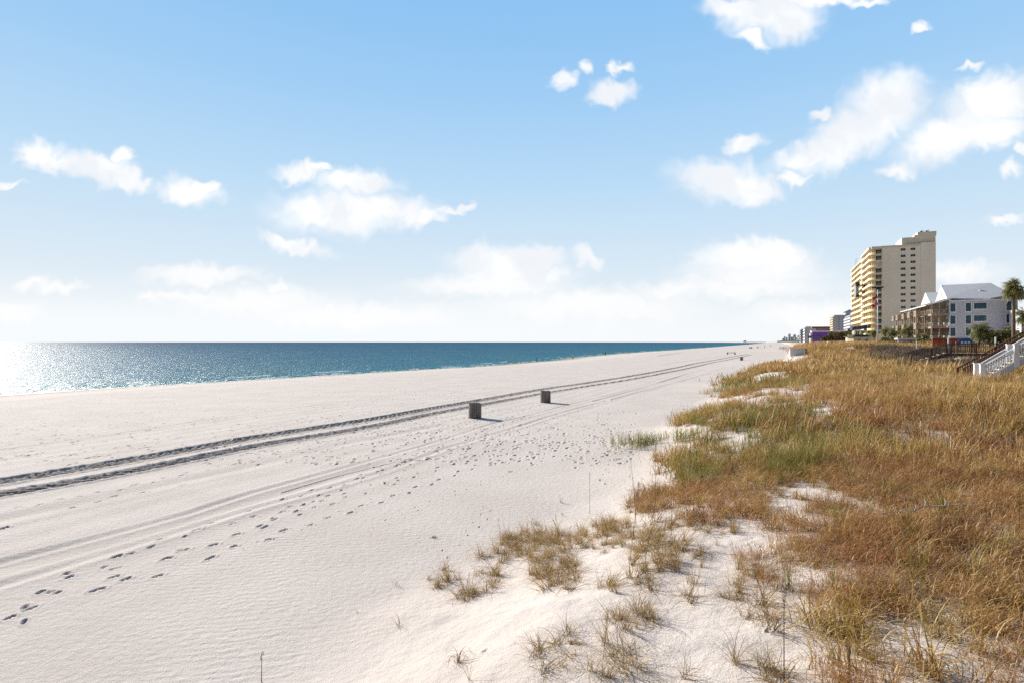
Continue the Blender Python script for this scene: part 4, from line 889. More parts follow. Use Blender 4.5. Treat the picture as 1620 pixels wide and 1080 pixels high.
for y_ in (4.6, 7.2, 12.6, 15.2, 20.6, 23.2, 29.6, 32.2): mb.box(GX0 - 2.28, GX0 - 2.08, y_, y_ + .2, 1.5, 11.2)
for x_ in (-2.1,): mb.box(x_, x_ + .2, .1, .3, 1.5, 14)
mb.build('posts', 'timber', hou)
mb = MB()
for z in (5.0, 8.1, 11.2):
    for y_ in (3.9, 11.5, 19.5): mb.box(GX0 + .3, -.05, y_, y_ + .15, z, z + 2.75)
mb.build('divider', 'timber', hou)
for z_, x0_, x1_ in ((6.95, GX0 + .3, -2.1), (6.95, -1.9, -.1)):
    mb = MB()
    for i in range(16): mb.box(x0_, x1_, .2, .26, z_ + i * .055 - .9 + .9, z_ + i * .055 + .035)
    mb.box(x0_, x1_, .27, .29, z_, z_ + .86); mb.build('slatted_screen', 'redbrown' if False else 'brick', hou)
gf, gp = window('gallery_door', 1.8, 2.1, fw=.12, mull=1)
for z in (5.0, 8.1, 11.2):
    for y_ in (1.0, 5.0, 9.0, 13.5, 17.5, 22, 26): o = put('gallery_door', gf, hou, (-.1, y_ + 1.8, z + .02), R(-90)); put('pane', gp, o)
def patio_chair(x, y, z):
    c = site('patio_chair', HS + y, HT + x, z, 'x', 'chair'); return c
# white chairs on the gallery
chairs = []
def make_chair():
    c = empty('patio_chair', (0, 0, 0), BRZ, 'c', 'chair', 'white chairs on the grey house galleries')
    mb = MB(); mb.box(-.3, .3, -.28, .28, .38, .45); mb.build('seat', 'white', c); mb = MB(); mb.box(-.32, -.26, -.3, .3, .45, 1.0); mb.build('backrest', 'white', c)
    mb = MB()
    for a_ in (-.27, .27):
        for b_ in (-.25, .25): mb.box(a_ - .025, a_ + .025, b_ - .025, b_ + .025, 0, .38)
    mb.build('legs', 'white', c); return c
chr0 = make_chair(); first = True
for z, fl in ((5.0, 'ground'), (8.1, 'middle'), (11.2, 'top')):
    for j, (x_, wd_) in enumerate(((-2.9, 'outer'), (-1.7, 'middle'), (-.7, 'wall side'))):
        o = chr0 if first else copy_tree(chr0); first = False
        X, Y = xy(HS + .85, HT + x_); o.location = (X, Y, z + .02); o['label'] = 'white chair on the %s gallery of the grey house, %s of its row' % (fl, wd_)
# roofs
RX = lambda x: x
mb = MB()      # main wing: ridge runs inland, gable to the sea, hip inland
e0, e1, er, ez, rz_ = -.5, 13.1, 6.3, 14.3, 18.6
V = [(-.3, e0 + .9, 15.0), (HE + .5, e0, ez), (HE + .5, e1, ez), (-.3, e1 - .9, 15.0), (-.3, er, rz_), (HE - 3.2, er, rz_ + .15)]
mb.add(V, [(0, 1, 5, 4), (2, 3, 4, 5), (1, 2, 5)]); V2 = [(x, y, z - .18) for x, y, z in V]; mb.add(V2, [(4, 5, 1, 0), (5, 4, 3, 2), (5, 2, 1), (0, 1, 2, 3)])
mb.add([V[0], V[1], V2[1], V2[0]], [(0, 3, 2, 1)]); mb.add([V[1], V[2], V2[2], V2[1]], [(0, 3, 2, 1)]); mb.build('roof', 'metalroof', hou)
for (xa, ya) in ((4.5, 1.0), (4.7, 1.2)): pass
mb = MB(); mb.box(6.4, 6.9, 3.0, 3.3, 16.3, 16.9); mb.build('roof_vent', 'white', hou)
def gable(yc, hw, z0, z1, x0=-.15):
    mb = MB(); mb.prismx([(yc - hw, z0), (yc + hw, z0), (yc, z1)], x0 - .12, x0 + .1); g_ = mb.build('gable', 'offwhite', hou)
    mb = MB()
    for sgn in (-1, 1): mb.bar((x0 - .2, yc + sgn * (hw + .25), z0 - .1), (x0 - .2, yc, z1 + .12), .12, .34)
    mb.build('bargeboard', 'white', g_); mb = MB(); mb.box(x0 - .2, x0 - .1, yc - .3, yc + .3, z0 + 1.0, z0 + 1.7); mb.build('gable_vent', 'grey', g_)
gable(6.3, 5.2, 15.0, 18.35)
mb = MB(); V = [(-.3, 17.2, 15.0), (9, 17.2, 15.0), (9, 29.6, 15.0), (-.3, 29.6, 15.0), (-.3, 23.4, 18.1), (9, 23.4, 18.1)]
mb.add(V, [(0, 1, 5, 4), (2, 3, 4, 5), (1, 2, 5)]); mb.add([(x, y, z - .18) for x, y, z in V], [(4, 5, 1, 0), (5, 4, 3, 2)]); mb.build('roof', 'metalroof', hou); gable(23.4, 5.0, 15.0, 17.85)
mb = MB(); mb.add([(-4.9, -.6, 13.35), (0.2, -.6, 14.9), (.2, HL + .6, 14.9), (-4.9, HL + .6, 13.35), (-4.9, -.6, 13.15), (.2, -.6, 14.6), (.2, HL + .6, 14.6), (-4.9, HL + .6, 13.15)],
       [(0, 1, 2, 3), (7, 6, 5, 4), (0, 4, 5, 1), (2, 6, 7, 3), (3, 7, 4, 0)]); mb.build('skirt_roof', 'metalroof', hou)
mb = MB(); mb.add([(-.3, -.55, 14.25), (HE + .55, -.55, 14.25), (HE + .55, .1, 14.25), (-.3, .1, 14.25)], [(0, 3, 2, 1)]); mb.box(-.3, HE + .6, -.66, -.54, 14.1, 14.42); mb.build('eave_board', 'white', hou)
mb = MB(); mb.box(0, 10, HL - 2, HL, 14.5, 14.9); mb.build('rear_roof', 'metalroof', hou)

# neighbour house at the right edge of the view
X, Y = ray_s(1606, 150); s_, t_ = st(X, Y)
nb = site('neighbour_house', 152, t_ + 3.6, 0, 'dark roofed grey neighbour house partly hidden by the tall palm', 'house')
mb = MB(); mb.box(0, 16, 0, 14, 2.5, 11.6); mb.build('wall', 'greysiding', nb)
mb = MB(); mb.add([(-3.2, -2, 14.6), (17, -2, 13.2), (17, 16, 13.2), (-3.2, 16, 14.6), (3, 6, 15.9), (12, 6, 15.9)], [(0, 1, 5, 4), (1, 2, 5), (2, 3, 4, 5), (3, 0, 4), (0, 3, 2, 1)]); mb.build('roof', 'darkgrey', nb)
for y_, z_ in ((3, 5.5), (3, 8.6)): o = put('window', tw, nb, (1.5, -.1, z_)); put('pane', tp_, o)
for x_ in (.3, 5): mb = MB(); mb.box(x_ - 1.6, x_ - 1.35, -1.2, -.95, 2, 14.3); mb.build('post', 'white', nb)
wall = site('brick_wall', 160, HT + 6.6, 0, 'low red brown brick wall beside the grey house', 'wall')
mb = MB(); mb.box(0, 8.5, 0, .4, 3, 6.9); mb.build('wall_body', 'brick', wall); mb = MB(); mb.box(-.1, 8.6, -.08, .48, 6.9, 7.05); mb.build('coping', 'redbrown', wall)

# ------------------------------------------------------------------ farther buildings along the shore
def grid_building(name, s, t, w, d, z0, z1, wallm, label, floors, cols, sidecols, roofm='palegrey', parap=1.0, frontm=None, bands=True):
    b = site(name, s, t, 0, label, 'building')
    mb = MB(); mb.box(0, w, 0, d, z0, z1); mb.build('wall', wallm, b)
    mb = MB(); mb.box(-.5, w + .3, -.3, d + .3, z1, z1 + parap); mb.build('roof', roofm, b)
    fh = (z1 - z0 - 2) / floors
    if frontm:
        mb = MB()
        for k in range(floors): mb.box(-1.6, 0, 0, d, z0 + 2 + k * fh, z0 + 2 + k * fh + fh * .42)
        for j in range(int(d / 7) + 1): mb.box(-1.4, 0, min(j * 7, d - .5), min(j * 7, d - .5) + .5, z0, z1 - .05)
        mb.build('balconies', frontm, b)
    if sidecols:
        cw = w / (sidecols + 1); wm, pm = window('window', cw * .5, fh * .5, fw=.12, d=.2)
        n = 0
        for k in range(floors):
            for j in range(sidecols):
                if n < 90: o = put('window', wm, b, (cw * (j + .75), -.12, z0 + 2.6 + k * fh)); put('pane', pm, o); n += 1
    return b
M['hazegrey'] = simple('pale_grey_wall', (.42, .43, .46), .8, .05, .05); M['beige'] = simple('beige_wall', (.66, .56, .42), .85, .05, .1)
b = grid_building('hotel_block', 585, 43.6, 17, 38, 2, 27.4, 'hazegrey', 'beige hotel tower with a blue pavilion roof beyond the purple building', 11, 3, 4, 'hazegrey', 1.2, 'beige')
mb = MB(); mb.box(8.5, 18, 2, 16, 28.6, 31.2); mb.build('rooftop_room', 'lightgrey', b)
M['slateblue'] = simple('slate_blue_roof', (.09, .11, .2), .6, .05, .3)
mb = MB(); mb.add([(7.5, 1, 31.2), (19.5, 1, 31.2), (19.5, 17, 31.2), (7.5, 17, 31.2), (13.5, 9, 34.2)], [(0, 1, 4), (1, 2, 4), (2, 3, 4), (3, 0, 4), (3, 2, 1, 0)]); mb.build('pavilion_roof', 'slateblue', b)
X, Y = ray_s(1338, 550); b = grid_building('hotel_block', 500, st(X, Y)[1], 22, 50, 2, 24.6, 'hazegrey', 'pale hotel with stacked balconies just left of the tall tower', 9, 0, 0, 'hazegrey', .8, 'palegrey')
X, Y = ray_s(1285.5, 620); b = grid_building('hotel_block', 620, st(X, Y)[1], 22, 14, 2, 17.5, 'darkgrey', 'dark grey hotel with brown roof band behind the purple building', 5, 0, 0, 'redbrown', 1.7, 'hazegrey')
mb = MB(); mb.box(-1.7, 3, -.5, 1, 2, 17.4); mb.build('corner_pier', 'hazegrey', b); mb = MB(); mb.box(15, 17, -.6, 3, 2, 20.2); mb.build('lift_tower', 'darkgrey', b)
mb = MB()
for i in range(7): mb.box(3.6 + i * 3, 5.6 + i * 3, -.4, 0, 9.8, 14.8)
mb.build('recess_panels', 'grey', b)
X, Y = ray_s(1275.5, 760); b = grid_building('hotel_block', 760, st(X, Y)[1], 5, 60, 2, 22, 'palegrey', 'narrow pale block at the left of the dark grey hotel', 5, 0, 0, 'palegrey', .8, 'palegrey')
X, Y = ray_s(1268.5, 950); b = grid_building('hotel_block', 950, st(X, Y)[1], 9, 60, 2, 22.5, 'hazegrey', 'small grey hotel block, leftmost of the near skyline', 6, 0, 0, 'darkgrey', 1.2, 'hazegrey')
# purple building
X, Y = ray_s(1285, 452); pt = st(X, Y)[1]
pu = site('purple_building', 452, pt, 0, 'low purple building with a white roof edge', 'building')
mb = MB(); mb.box(0, 24, 0, 26, 2, 11.6); mb.build('wall', 'purple', pu)
mb = MB(); mb.box(-.2, 24.2, -.3, 26.2, 11.6, 12.3); mb.build('roof_edge', 'white', pu)
mb = MB(); mb.box(-1.2, 0, 1, 12, 2, 10.6); mb.build('front_wall', 'offwhite', pu)
mb = MB(); mb.box(-2.8, 5.2, -.55, -.3, 7.2, 8.9); mb.build('sign_board', 'slateblue', pu)
mb = MB()
for i, (w_, h_) in enumerate(((.5, .9), (.35, .6), (.5, .75), (.3, 1.0), (.55, .7), (.4, .6), (.5, .9), (.4, .7))): mb.box(-2.3 + i * .9, -2.3 + i * .9 + w_, -.62, -.56, 7.6, 7.6 + h_)
mb.build('sign_lettering', 'darkgrey', pu)
pf2, pp2 = window('window', 1.6, 1.6, fw=.2)
for x_ in (9, 12, 20): o = put('window', pf2, pu, (x_, -.1, 2.9)); put('pane', pp2, o)
mb = MB(); mb.box(7.6, 16, -4, 0, 2, 5.2); mb.build('annex', 'offwhite', pu)
# cream bath house with green roof and the low wall before it
X, Y = ray_s(1341, 262); bt = st(X, Y)[1]
ba = site('bath_house', 262, bt, 0, 'small cream bath house with flat green roof below the tower', 'building')
mb = MB(); mb.prism([(0, 2), (2, 0), (9.5, 0), (9.5, 8), (0, 8)], 1, 6.5); mb.build('wall', 'cream', ba)
M['greenroof'] = simple('moss_roof', (.10, .13, .07), .8, .2, .5)
mb = MB(); mb.prism([(-.6, 1.6), (1.7, -.6), (10.1, -.6), (10.1, 8.6), (-.6, 8.6)], 6.5, 6.75); mb.prism([(.6, 2.2), (2.4, .6), (9, .6), (9, 7.4), (.6, 7.4)], 6.75, 7.4); mb.build('roof', 'greenroof', ba)
df, dp = window('door', 1.1, 2.1, fw=.12, mull=0)
for x_ in (3.4, 6.0): o = put('door', df, ba, (x_, -.1, 3.6)); put('door_leaf', dp, o)
X, Y = ray_s(1310, 300); lw = site('low_wall', 300, st(X, Y)[1], 0, 'long low white concrete wall on the dune left of the bath house', 'wall')
mb = MB(); mb.box(0, 15, 0, .4, 2, 4.9); mb.box(0, .4, .4, 8, 2, 4.8); mb.build('wall_body', 'palegrey', lw)
X, Y = ray_s(1362, 250); lf = site('low_wall', 250, st(X, Y)[1] + 4, 0, 'low white garden wall right of the bath house', 'wall'); mb = MB(); mb.box(0, 11, 0, .3, 2, 4.7); mb.build('wall_body', 'white', lf)
# entrance canopy at the tower foot
en = site('entrance_canopy', 300, 37.5, 0, 'cream entrance canopy on pillars at the tower foot', 'canopy'); mb = MB(); mb.box(-3, 3, 0, 7, 7.0, 8.4); mb.build('canopy_roof', 'offwhite', en)
for x_ in (-2.6, 0, 2.4): mb = MB(); mb.box(x_, x_ + .7, .1, .8, 1, 7.0); mb.build('pillar', 'offwhite', en)
# far skyline, each tower a thing
for i, (px, s_, top, w_, lb) in enumerate([(1262.5, 1500, 531, 24, 'grey tower'), (1258, 2100, 534, 30, 'wide block'), (1255.5, 3000, 529.5, 22, 'slim tower'), (1251.5, 3300, 533, 40, 'low slab'), (1247.5, 3800, 528.5, 26, 'tall tower'), (1243.5, 4300, 533.5, 22, 'small tower'),
                                           (1240.5, 4600, 532.5, 20, 'small tower'), (1238, 5200, 535, 24, 'short tower'), (1265, 1300, 533, 20, 'near block')]):
    X, Y = ray_s(px, s_); ss_, tt_ = st(X, Y)
    lbl = ['distant grey tower just left of the small grey hotel block', 'distant wide block at the start of the far shore', 'distant slim tower, first from the right on the far shore', 'distant low slab between two slim towers', 'tallest of the hazy towers on the far shore',
           'small hazy tower left of the tallest far tower', 'small hazy tower, second from the left end of the skyline', 'leftmost short hazy tower of the skyline', 'low distant block against the small grey hotel'][i]
    grid_building('distant_tower', ss_, tt_, w_ * .45, 40, 0, zat(top, Y), 'white', lbl, 5, 0, 0, 'white', 1, 'white')  # white walls and roofs imitate the pale fade of distance haze
# far wooded shore
mb = MB()
for (s_, t_, h_) in ((1100, 30, 7), (1800, 30, 9), (2600, 34, 10), (4000, 40, 14), (6000, 60, 20)):
    pass
pts = []
for i in range(60):
    s_ = 700 + i * 110; pts.append((s_, 34 + 6 * math.sin(i) - max(0, s_ - 3500) * .02, 7 + 3 * random.random() + s_ * .0022))
for (a, b_) in zip(pts[:-1], pts[1:]):
    q = [xy(a[0], a[1]), xy(b_[0], b_[1]), xy(b_[0], b_[1] + 80), xy(a[0], a[1] + 80)]
    mb.add([(q[0][0], q[0][1], 0), (q[1][0], q[1][1], 0), (q[2][0], q[2][1], 0), (q[3][0], q[3][1], 0), (q[0][0], q[0][1], a[2] * .7), (q[1][0], q[1][1], b_[2] * .7), (q[2][0], q[2][1], b_[2]), (q[3][0], q[3][1], a[2])],
           [(4, 5, 6, 7), (0, 1, 5, 4), (3, 7, 6, 2), (0, 4, 7, 3)])
M['farwood'] = simple('far_trees', (.06, .07, .05), .95, .3, .03)
tag(mb.build('far_woodland', 'farwood'), 'low dark belt of far trees along the distant shore', 'woodland', kind='stuff')

# ------------------------------------------------------------------ flagpole
X, Y = ray_s(1388.5, 126); fz = H1(X, Y)
fp = empty('flagpole', (X, Y, fz), 0, 'white flagpole with two red flags in front of the tower', 'flagpole')
mb = MB(); mb.tube([(0, 0, -.3), (0, 0, zat(460, Y) - fz)], [.16, .07], 10); mb.build('pole', 'white', fp, smooth=True)
mb = MB(); mb.tube([(0, 0, zat(460, Y) - fz), (0, 0, zat(459, Y) - fz)], [.12, .10], 8); mb.build('finial', 'white', fp)
def flag(z0, z1, dx):
    mb = MB(); n = 9; vs = []
    for i in range(n):
        u_ = i / (n - 1)
        for j in range(5):
            v_ = j / 4; droop = u_**1.1 * (z0 - z1) * .55
            vs.append((-.12 - u_ * dx + .10 * math.sin(v_ * 4 + u_ * 5) * u_, .16 * math.sin(u_ * 9 + v_ * 2), z0 - v_ * (z0 - z1) * (.55) - droop))
    fs = [(i * 5 + j, i * 5 + j + 1, (i + 1) * 5 + j + 1, (i + 1) * 5 + j) for i in range(n - 1) for j in range(4)]
    mb.add(vs, fs); return mb
for a_, b_, w_ in ((466.5, 476, .85), (477, 488, .95)):
    f_ = flag(zat(a_, Y) - fz, zat(b_, Y) - fz, w_).build('flag', 'flagred', fp, smooth=True)
mb = MB(); mb.box(-.75, -.5, -.12, -.1, zat(481, Y) - fz - .2, zat(480, Y) - fz); mb.build('flag_emblem', 'white', f_)

# ------------------------------------------------------------------ palms and shrubs
def frond(mb, org, az, el_, ln, fan, b):
    d = Vector((math.cos(az) * math.cos(el_), math.sin(az) * math.cos(el_), math.sin(el_)))
    p = Vector(org); pts = [p + d * ln * q + Vector((0, 0, -.28 * ln * q * q)) for q in (0, .4, .75, 1)]
    mb.tube(pts, [.03, .022, .016, .01], 4, [.3] * 4, b, cap=False)
    tip = pts[-1]; dd = (pts[-1] - pts[-2]).normalized(); side = dd.cross(Vector((0, 0, 1)))
    if side.length < .1: side = Vector((1, 0, 0))
    side.normalize(); n = 15
    for i in range(n):
        a = (i / (n - 1) - .5) * R(250); v = (dd * math.cos(a) + side * math.sin(a)); v = (v + Vector((0, 0, random.uniform(-.25, .12)))).normalized()
        l_ = fan * random.uniform(.8, 1.1) * (1 - .18 * abs(a) / 2.2); q1 = tip + v * l_ * .55; q2 = tip + v * l_ + Vector((0, 0, -.32 * l_ * random.uniform(.5, 1.4)))
        w = v.cross(Vector((0, 0, 1))); w = w.normalized() if w.length > .05 else side
        mb.ribbon([tip, q1, q2], [.03, .075, .015], (w + Vector((0, 0, random.uniform(-.5, .5)))).normalized(), [.5, .7, 1.0], b)
def palm(name, px, Y, ztop, cr, label, zg=None, tr=.19, nf=46, group='palms behind the dune', shaggy=0):
    X = along(px, Y); z0 = H1(X, Y) if zg is None else zg; root = empty(name, (X, Y, z0 - .1), random.uniform(0, 6), label, 'palm tree', group)
    h = ztop - cr * .55 - z0 + .1
    mb = MB(); n = 22; lean = random.uniform(-.25, .25)
    mb.tube([(lean * (i / n)**2, 0, h * i / n) for i in range(n + 1)], [tr * (1.25 - .3 * min(1, i / 4)) * random.uniform(.9, 1.12) * (1.25 if i > n - 3 else 1) for i in range(n + 1)], 10); mb.build('trunk', 'bark', root)
    mb = MB(); top = Vector((lean, 0, h))
    for i in range(nf):
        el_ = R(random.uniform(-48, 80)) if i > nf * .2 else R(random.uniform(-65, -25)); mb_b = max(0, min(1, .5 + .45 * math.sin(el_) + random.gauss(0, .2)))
        frond(mb, top + Vector((random.gauss(0, .08), random.gauss(0, .08), random.uniform(-.15, .15))), random.uniform(0, 6.283), el_, cr * .42 * random.uniform(.7, 1.1), cr * .48, mb_b)
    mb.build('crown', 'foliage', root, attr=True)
    if shaggy:
        mb = MB()
        for i in range(60):
            a = random.uniform(0, 6.28); z = h - random.uniform(.1, .75); mb.bar((top.x + tr * math.cos(a), tr * math.sin(a), z), (top.x + (tr + .25) * math.cos(a), (tr + .25) * math.sin(a), z + .3), .05, .02)
        mb.build('frond_boots', 'bark', root)
    return root
palm('palm_tree', 1603.5, 80, zat(440, 80), 2.15, 'tall slender palm at the right edge standing above all others', tr=.23, nf=70, shaggy=1)
palm('palm_tree', 1549, 92, zat(508, 92), 2.4, 'low bushy palm in front of the grey house wall', tr=.16, nf=60)
palm('palm_tree', 1618, 100, zat(485, 100), 2.4, 'shorter palm behind the trunk of the tall slender palm', tr=.2)
for px, Y, tp__, cr, lb in [(1437, 150, 511.5, 2.7, 'dark palm beside the timber balconies, largest of the far row'), (1424, 165, 517, 2.0, 'far palm between the largest one and the middle pair'), (1411, 150, 518, 2.0, 'middle far palm with a short crown'), (1401, 160, 516, 2.1, 'far palm just right of the flagpole'),
                            (1383, 175, 521, 1.8, 'small far palm just left of the flagpole'), (1466, 140, 524, 1.7, 'small yellow green palm under the timber balconies'), (1453, 145, 527, 1.6, 'little palm between the largest far palm and the balconies')]:
    palm('palm_tree', px, Y, zat(tp__, Y), cr, lb, nf=40)
def shrub(name, px, Y, ztop, rx, rz_, label, mat='bush', cat='shrub', n=1500, ls=.22, group=None, trunk=True, zg=None):
    X = along(px, Y); z0 = H1(X, Y) if zg is None else zg; root = empty(name, (X, Y, z0 - .05), 0, label, cat, group); mb = MB(); zc = ztop - z0 - rz_
    lob = [(random.gauss(0, .45) * rx, random.gauss(0, .45) * rx, zc + random.gauss(0, .4) * rz_, random.uniform(.35, .6)) for _ in range(9)]
    for i in range(n):
        lx, ly, lz, lr = random.choice(lob); v = Vector((random.gauss(0, 1), random.gauss(0, 1), random.gauss(0, 1))).normalized(); rad = lr * random.uniform(.55, 1.05)
        p = Vector((lx + v.x * rx * rad, ly + v.y * rx * rad, lz + v.z * rz_ * rad))
        if p.z < .02: p.z = random.uniform(.02, .5)
        a = Vector((random.gauss(0, 1), random.gauss(0, 1), random.gauss(0, .7))).normalized(); s_ = Vector((random.gauss(0, 1), random.gauss(0, 1), random.gauss(0, 1))).cross(a).normalized(); q = ls * random.uniform(.5, 1.3)
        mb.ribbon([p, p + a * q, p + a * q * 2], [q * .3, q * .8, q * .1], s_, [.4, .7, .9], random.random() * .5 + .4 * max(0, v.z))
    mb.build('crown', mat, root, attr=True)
    if trunk:
        mb = MB()
        for j in range(4): a = random.uniform(0, 6.28); mb.tube([(.1 * j - .15, 0, 0), (.1 * j - .15 + math.cos(a) * rx * .15, math.sin(a) * rx * .15, zc * .6), (math.cos(a) * rx * .4, math.sin(a) * rx * .4, zc)], [.10, .07, .04], 6)
        mb.build('trunk', 'bark', root)
    return root
for px, Y, tp__, rx, rz_, lb, mt in [(1566, 95, 521, 2.0, 1.2, 'olive shrub right of the low bushy palm', 'bush'), (1580, 98, 517, 2.0, 1.5, 'tall dark shrub in the middle behind the fence', 'bush'), (1594, 90, 522, 1.7, 1.2, 'yellow green shrub left of the tall palm trunk', 'foliage'), (1612, 88, 527, 1.8, 1.2, 'yellow green shrub right of the tall palm trunk', 'foliage'),
                                 (1478, 128, 533, 2.2, 1.0, 'low dark hedge shrub left of the red fence', 'bush'), (1455, 132, 532.5, 2.4, 1.0, 'dark green hedge shrub below the timber balconies', 'bush'), (1443, 138, 534.5, 2.2, .9, 'dark low shrub under the largest far palm', 'bush'),
                                 (1418, 150, 534, 2.4, 1.0, 'low green shrub under the middle far palm', 'bush'), (1404, 155, 533, 2.2, 1.1, 'low green shrub just right of the flagpole foot', 'bush'), (1430, 146, 536, 2.0, .8, 'flat grey green shrub beside the pale shelter', 'bush')]:
    shrub('shrub', px, Y, zat(tp__, Y), rx, rz_, lb, mt, group='shrubs behind the dune')
for px, Y, tp__, rx, rz_, lb in [(1319, 330, 527, 3.2, 2.4, 'rounded dark pine, left end of the grove by the purple building'), (1333, 325, 521, 4.2, 3.6, 'tallest dark pine of the grove in front of the purple building'), (1342, 330, 521.5, 3.2, 3.6, 'dark pine beside the tallest one, towards the tower'), (1350, 300, 528, 2.2, 2.2, 'small olive pine at the right end of the grove'), (1308, 340, 533.5, 1.8, 1.1, 'small low pine before the purple wall')]:
    shrub('pine_tree', px, Y, zat(tp__, Y), rx, rz_, lb, 'pine', 'tree', 2600, .55, 'grove left of the tower')
# dark brush in the hollow by the walkways
def hollow():
    n = 3600; s = rng.uniform(60, 120, n); t = rng.uniform(10.5, 24, n); x, Y = xy(s, t); px = 810 + F * x / Y; z = height(x, Y); k = (fbm(x / 4, Y / 4, 141, 3) > .42) & ~((px > 1495) & (Y > 60) & (Y < 80)); return np.stack([x, Y, z], -1)[k]
def scrubmb():
    mb = MB()
    for i in range(46):
        a = random.uniform(0, 6.28); r_ = abs(random.gauss(0, .35)); p = Vector((r_ * math.cos(a), r_ * math.sin(a), -.03)); pts = blade(mb, p, random.uniform(0, 6.28), random.uniform(.1, .9), random.uniform(.4, 1.0), .022, random.uniform(-.6, .8), 4)
        for q in range(3): blade(mb, random.choice(pts[1:]), random.uniform(0, 6.28), random.uniform(.2, 1.3), .22, .035, .6, 2, h0=.4)
    return mb
_t = tuft
def tuft(kind, k): return scrubmb() if kind == 'scrub' else _t(kind, k)
matof['scrub'] = 'scrub'
hp_ = hollow(); scatter('dark_brush', 'dark leafless brush filling the hollow around the wooden walkways', 'brush', ['scrub'], hp_, np.zeros(len(hp_)), rng.uniform(.5, .95, len(hp_)), .2, 6)

# ------------------------------------------------------------------ wooden walkways
def stair_rail(mb, a, b_, h, w=.09, step=.16, bw=.045, lowz=.12):
    a = Vector(a); b_ = Vector(b_); up = Vector((0, 0, h)); mb.bar(a + up, b_ + up, w, .07); mb.bar(a + Vector((0, 0, lowz)), b_ + Vector((0, 0, lowz)), .06, .06)
    n = int((b_ - a).length / step)
    for i in range(1, n): q = a + (b_ - a) * (i / n); mb.bar(q + Vector((0, 0, lowz)), q + up, bw)
def walkway(name, s0, t_bot, t_top, t_end, zb, zt, wd, label, mat, rails='greytimber', treadm='tread', gh=1.05, post=.14):
    """stairs from t_bot up to t_top, then a level deck to t_end; local x inland, y along the beach"""
    w_ = site(name, s0, t_bot, 0, label, 'walkway'); run = t_top - t_bot; T = t_end - t_bot; n = max(3, round((zt - zb) / .18))
    for i in range(n):
        x0 = run * i / n; z = zb + (zt - zb) * (i + 1) / n; mb = MB(); mb.box(x0 - .02, x0 + run / n + .02, .04, wd - .04, z - .05, z); mb.build('tread', treadm, w_)
    for y_ in (0, wd):
        mb = MB(); mb.bar((-.1, y_, zb - .12), (run, y_, zt - .12), .07, .30); mb.build('stringer', mat, w_)
    mb = MB()
    k = 0; x_ = run
    while x_ < T - .01: mb.box(x_ + .01, min(x_ + .13, T), -.02, wd + .02, zt - .04, zt); x_ += .145
    mb.build('deck_boards', rails, w_)
    mb = MB(); mb.box(run, T, -.03, .05, zt - .34, zt - .045); mb.box(run, T, wd - .05, wd + .03, zt - .34, zt - .045); mb.build('deck_beam', mat, w_)
    for y_ in (-.06, wd + .06):
        mb = MB(); stair_rail(mb, (0, y_, zb), (run, y_, zt), gh); mb.build('stair_railing', mat, w_); mb = MB(); stair_rail(mb, (run, y_, zt), (T, y_, zt), gh); mb.build('deck_railing', mat, w_)
    xs = [0, run * .5, run] + [run + (T - run) * q for q in ((.5, 1) if T - run > 3 else (1,))]
    for x_ in xs:
        for y_ in (-.1, wd + .1):
            zz_ = zb + (zt - zb) * min(1, x_ / run); X, Y = xy(s0 + y_, t_bot + x_); g_ = H1(X, Y) - .3; mb = MB(); mb.box(x_ - post / 2, x_ + post / 2, y_ - post / 2, y_ + post / 2, g_, zz_ + gh + .06); mb.build('post', mat, w_)
    return w_
walkway('wooden_walkway', 79, 13.6, 17.3, 21.8, 1.95, 3.3, 1.7, 'dark wooden beach stair and deck, nearer of the two dark walkways', 'darktimber')
walkway('wooden_walkway', 92, 15.5, 17.3, 20.5, 1.95, 2.6, 1.6, 'farther grey brown stair half hidden behind the nearer dark walkway', 'darktimber', 'greytimber', 'greytimber')
# pale board fence continuing inland
fe = site('board_fence', 80.5, 21.9, 0, 'grey board fence beyond the deck of the dark walkway', 'fence')
for i in range(5): mb = MB(); mb.box(i * 1.9, i * 1.9 + .12, -.06, .06, 1.5, 4.5); mb.build('post', 'greytimber', fe)
mb = MB()
for i in range(46): mb.box(.15 + i * .165, .15 + i * .165 + .13, .06, .09, 2.7, 4.35 + random.uniform(-.02, .02))
mb.build('board_panel', 'greytimber', fe); mb = MB(); mb.box(0, 7.7, -.05, .1, 4.35, 4.42); mb.build('cap_rail', 'greytimber', fe)
# brown stair behind the white one
bs = walkway('wooden_stair', 46.8, 10.9, 15.0, 17.5, 1.7, 4.55, 1.2, 'reddish brown wooden stair rising behind the white stair', 'brownwood' if 'brownwood' in M else 'darktimber')
M['brownwood'] = simple('brown_wood', (.10, .045, .03), .75, .25, 3, bump=.2)
for ch in bs.children:
    if ch.data.materials and ch.data.materials[0] == M['darktimber']: ch.data.materials[0] = M['brownwood']
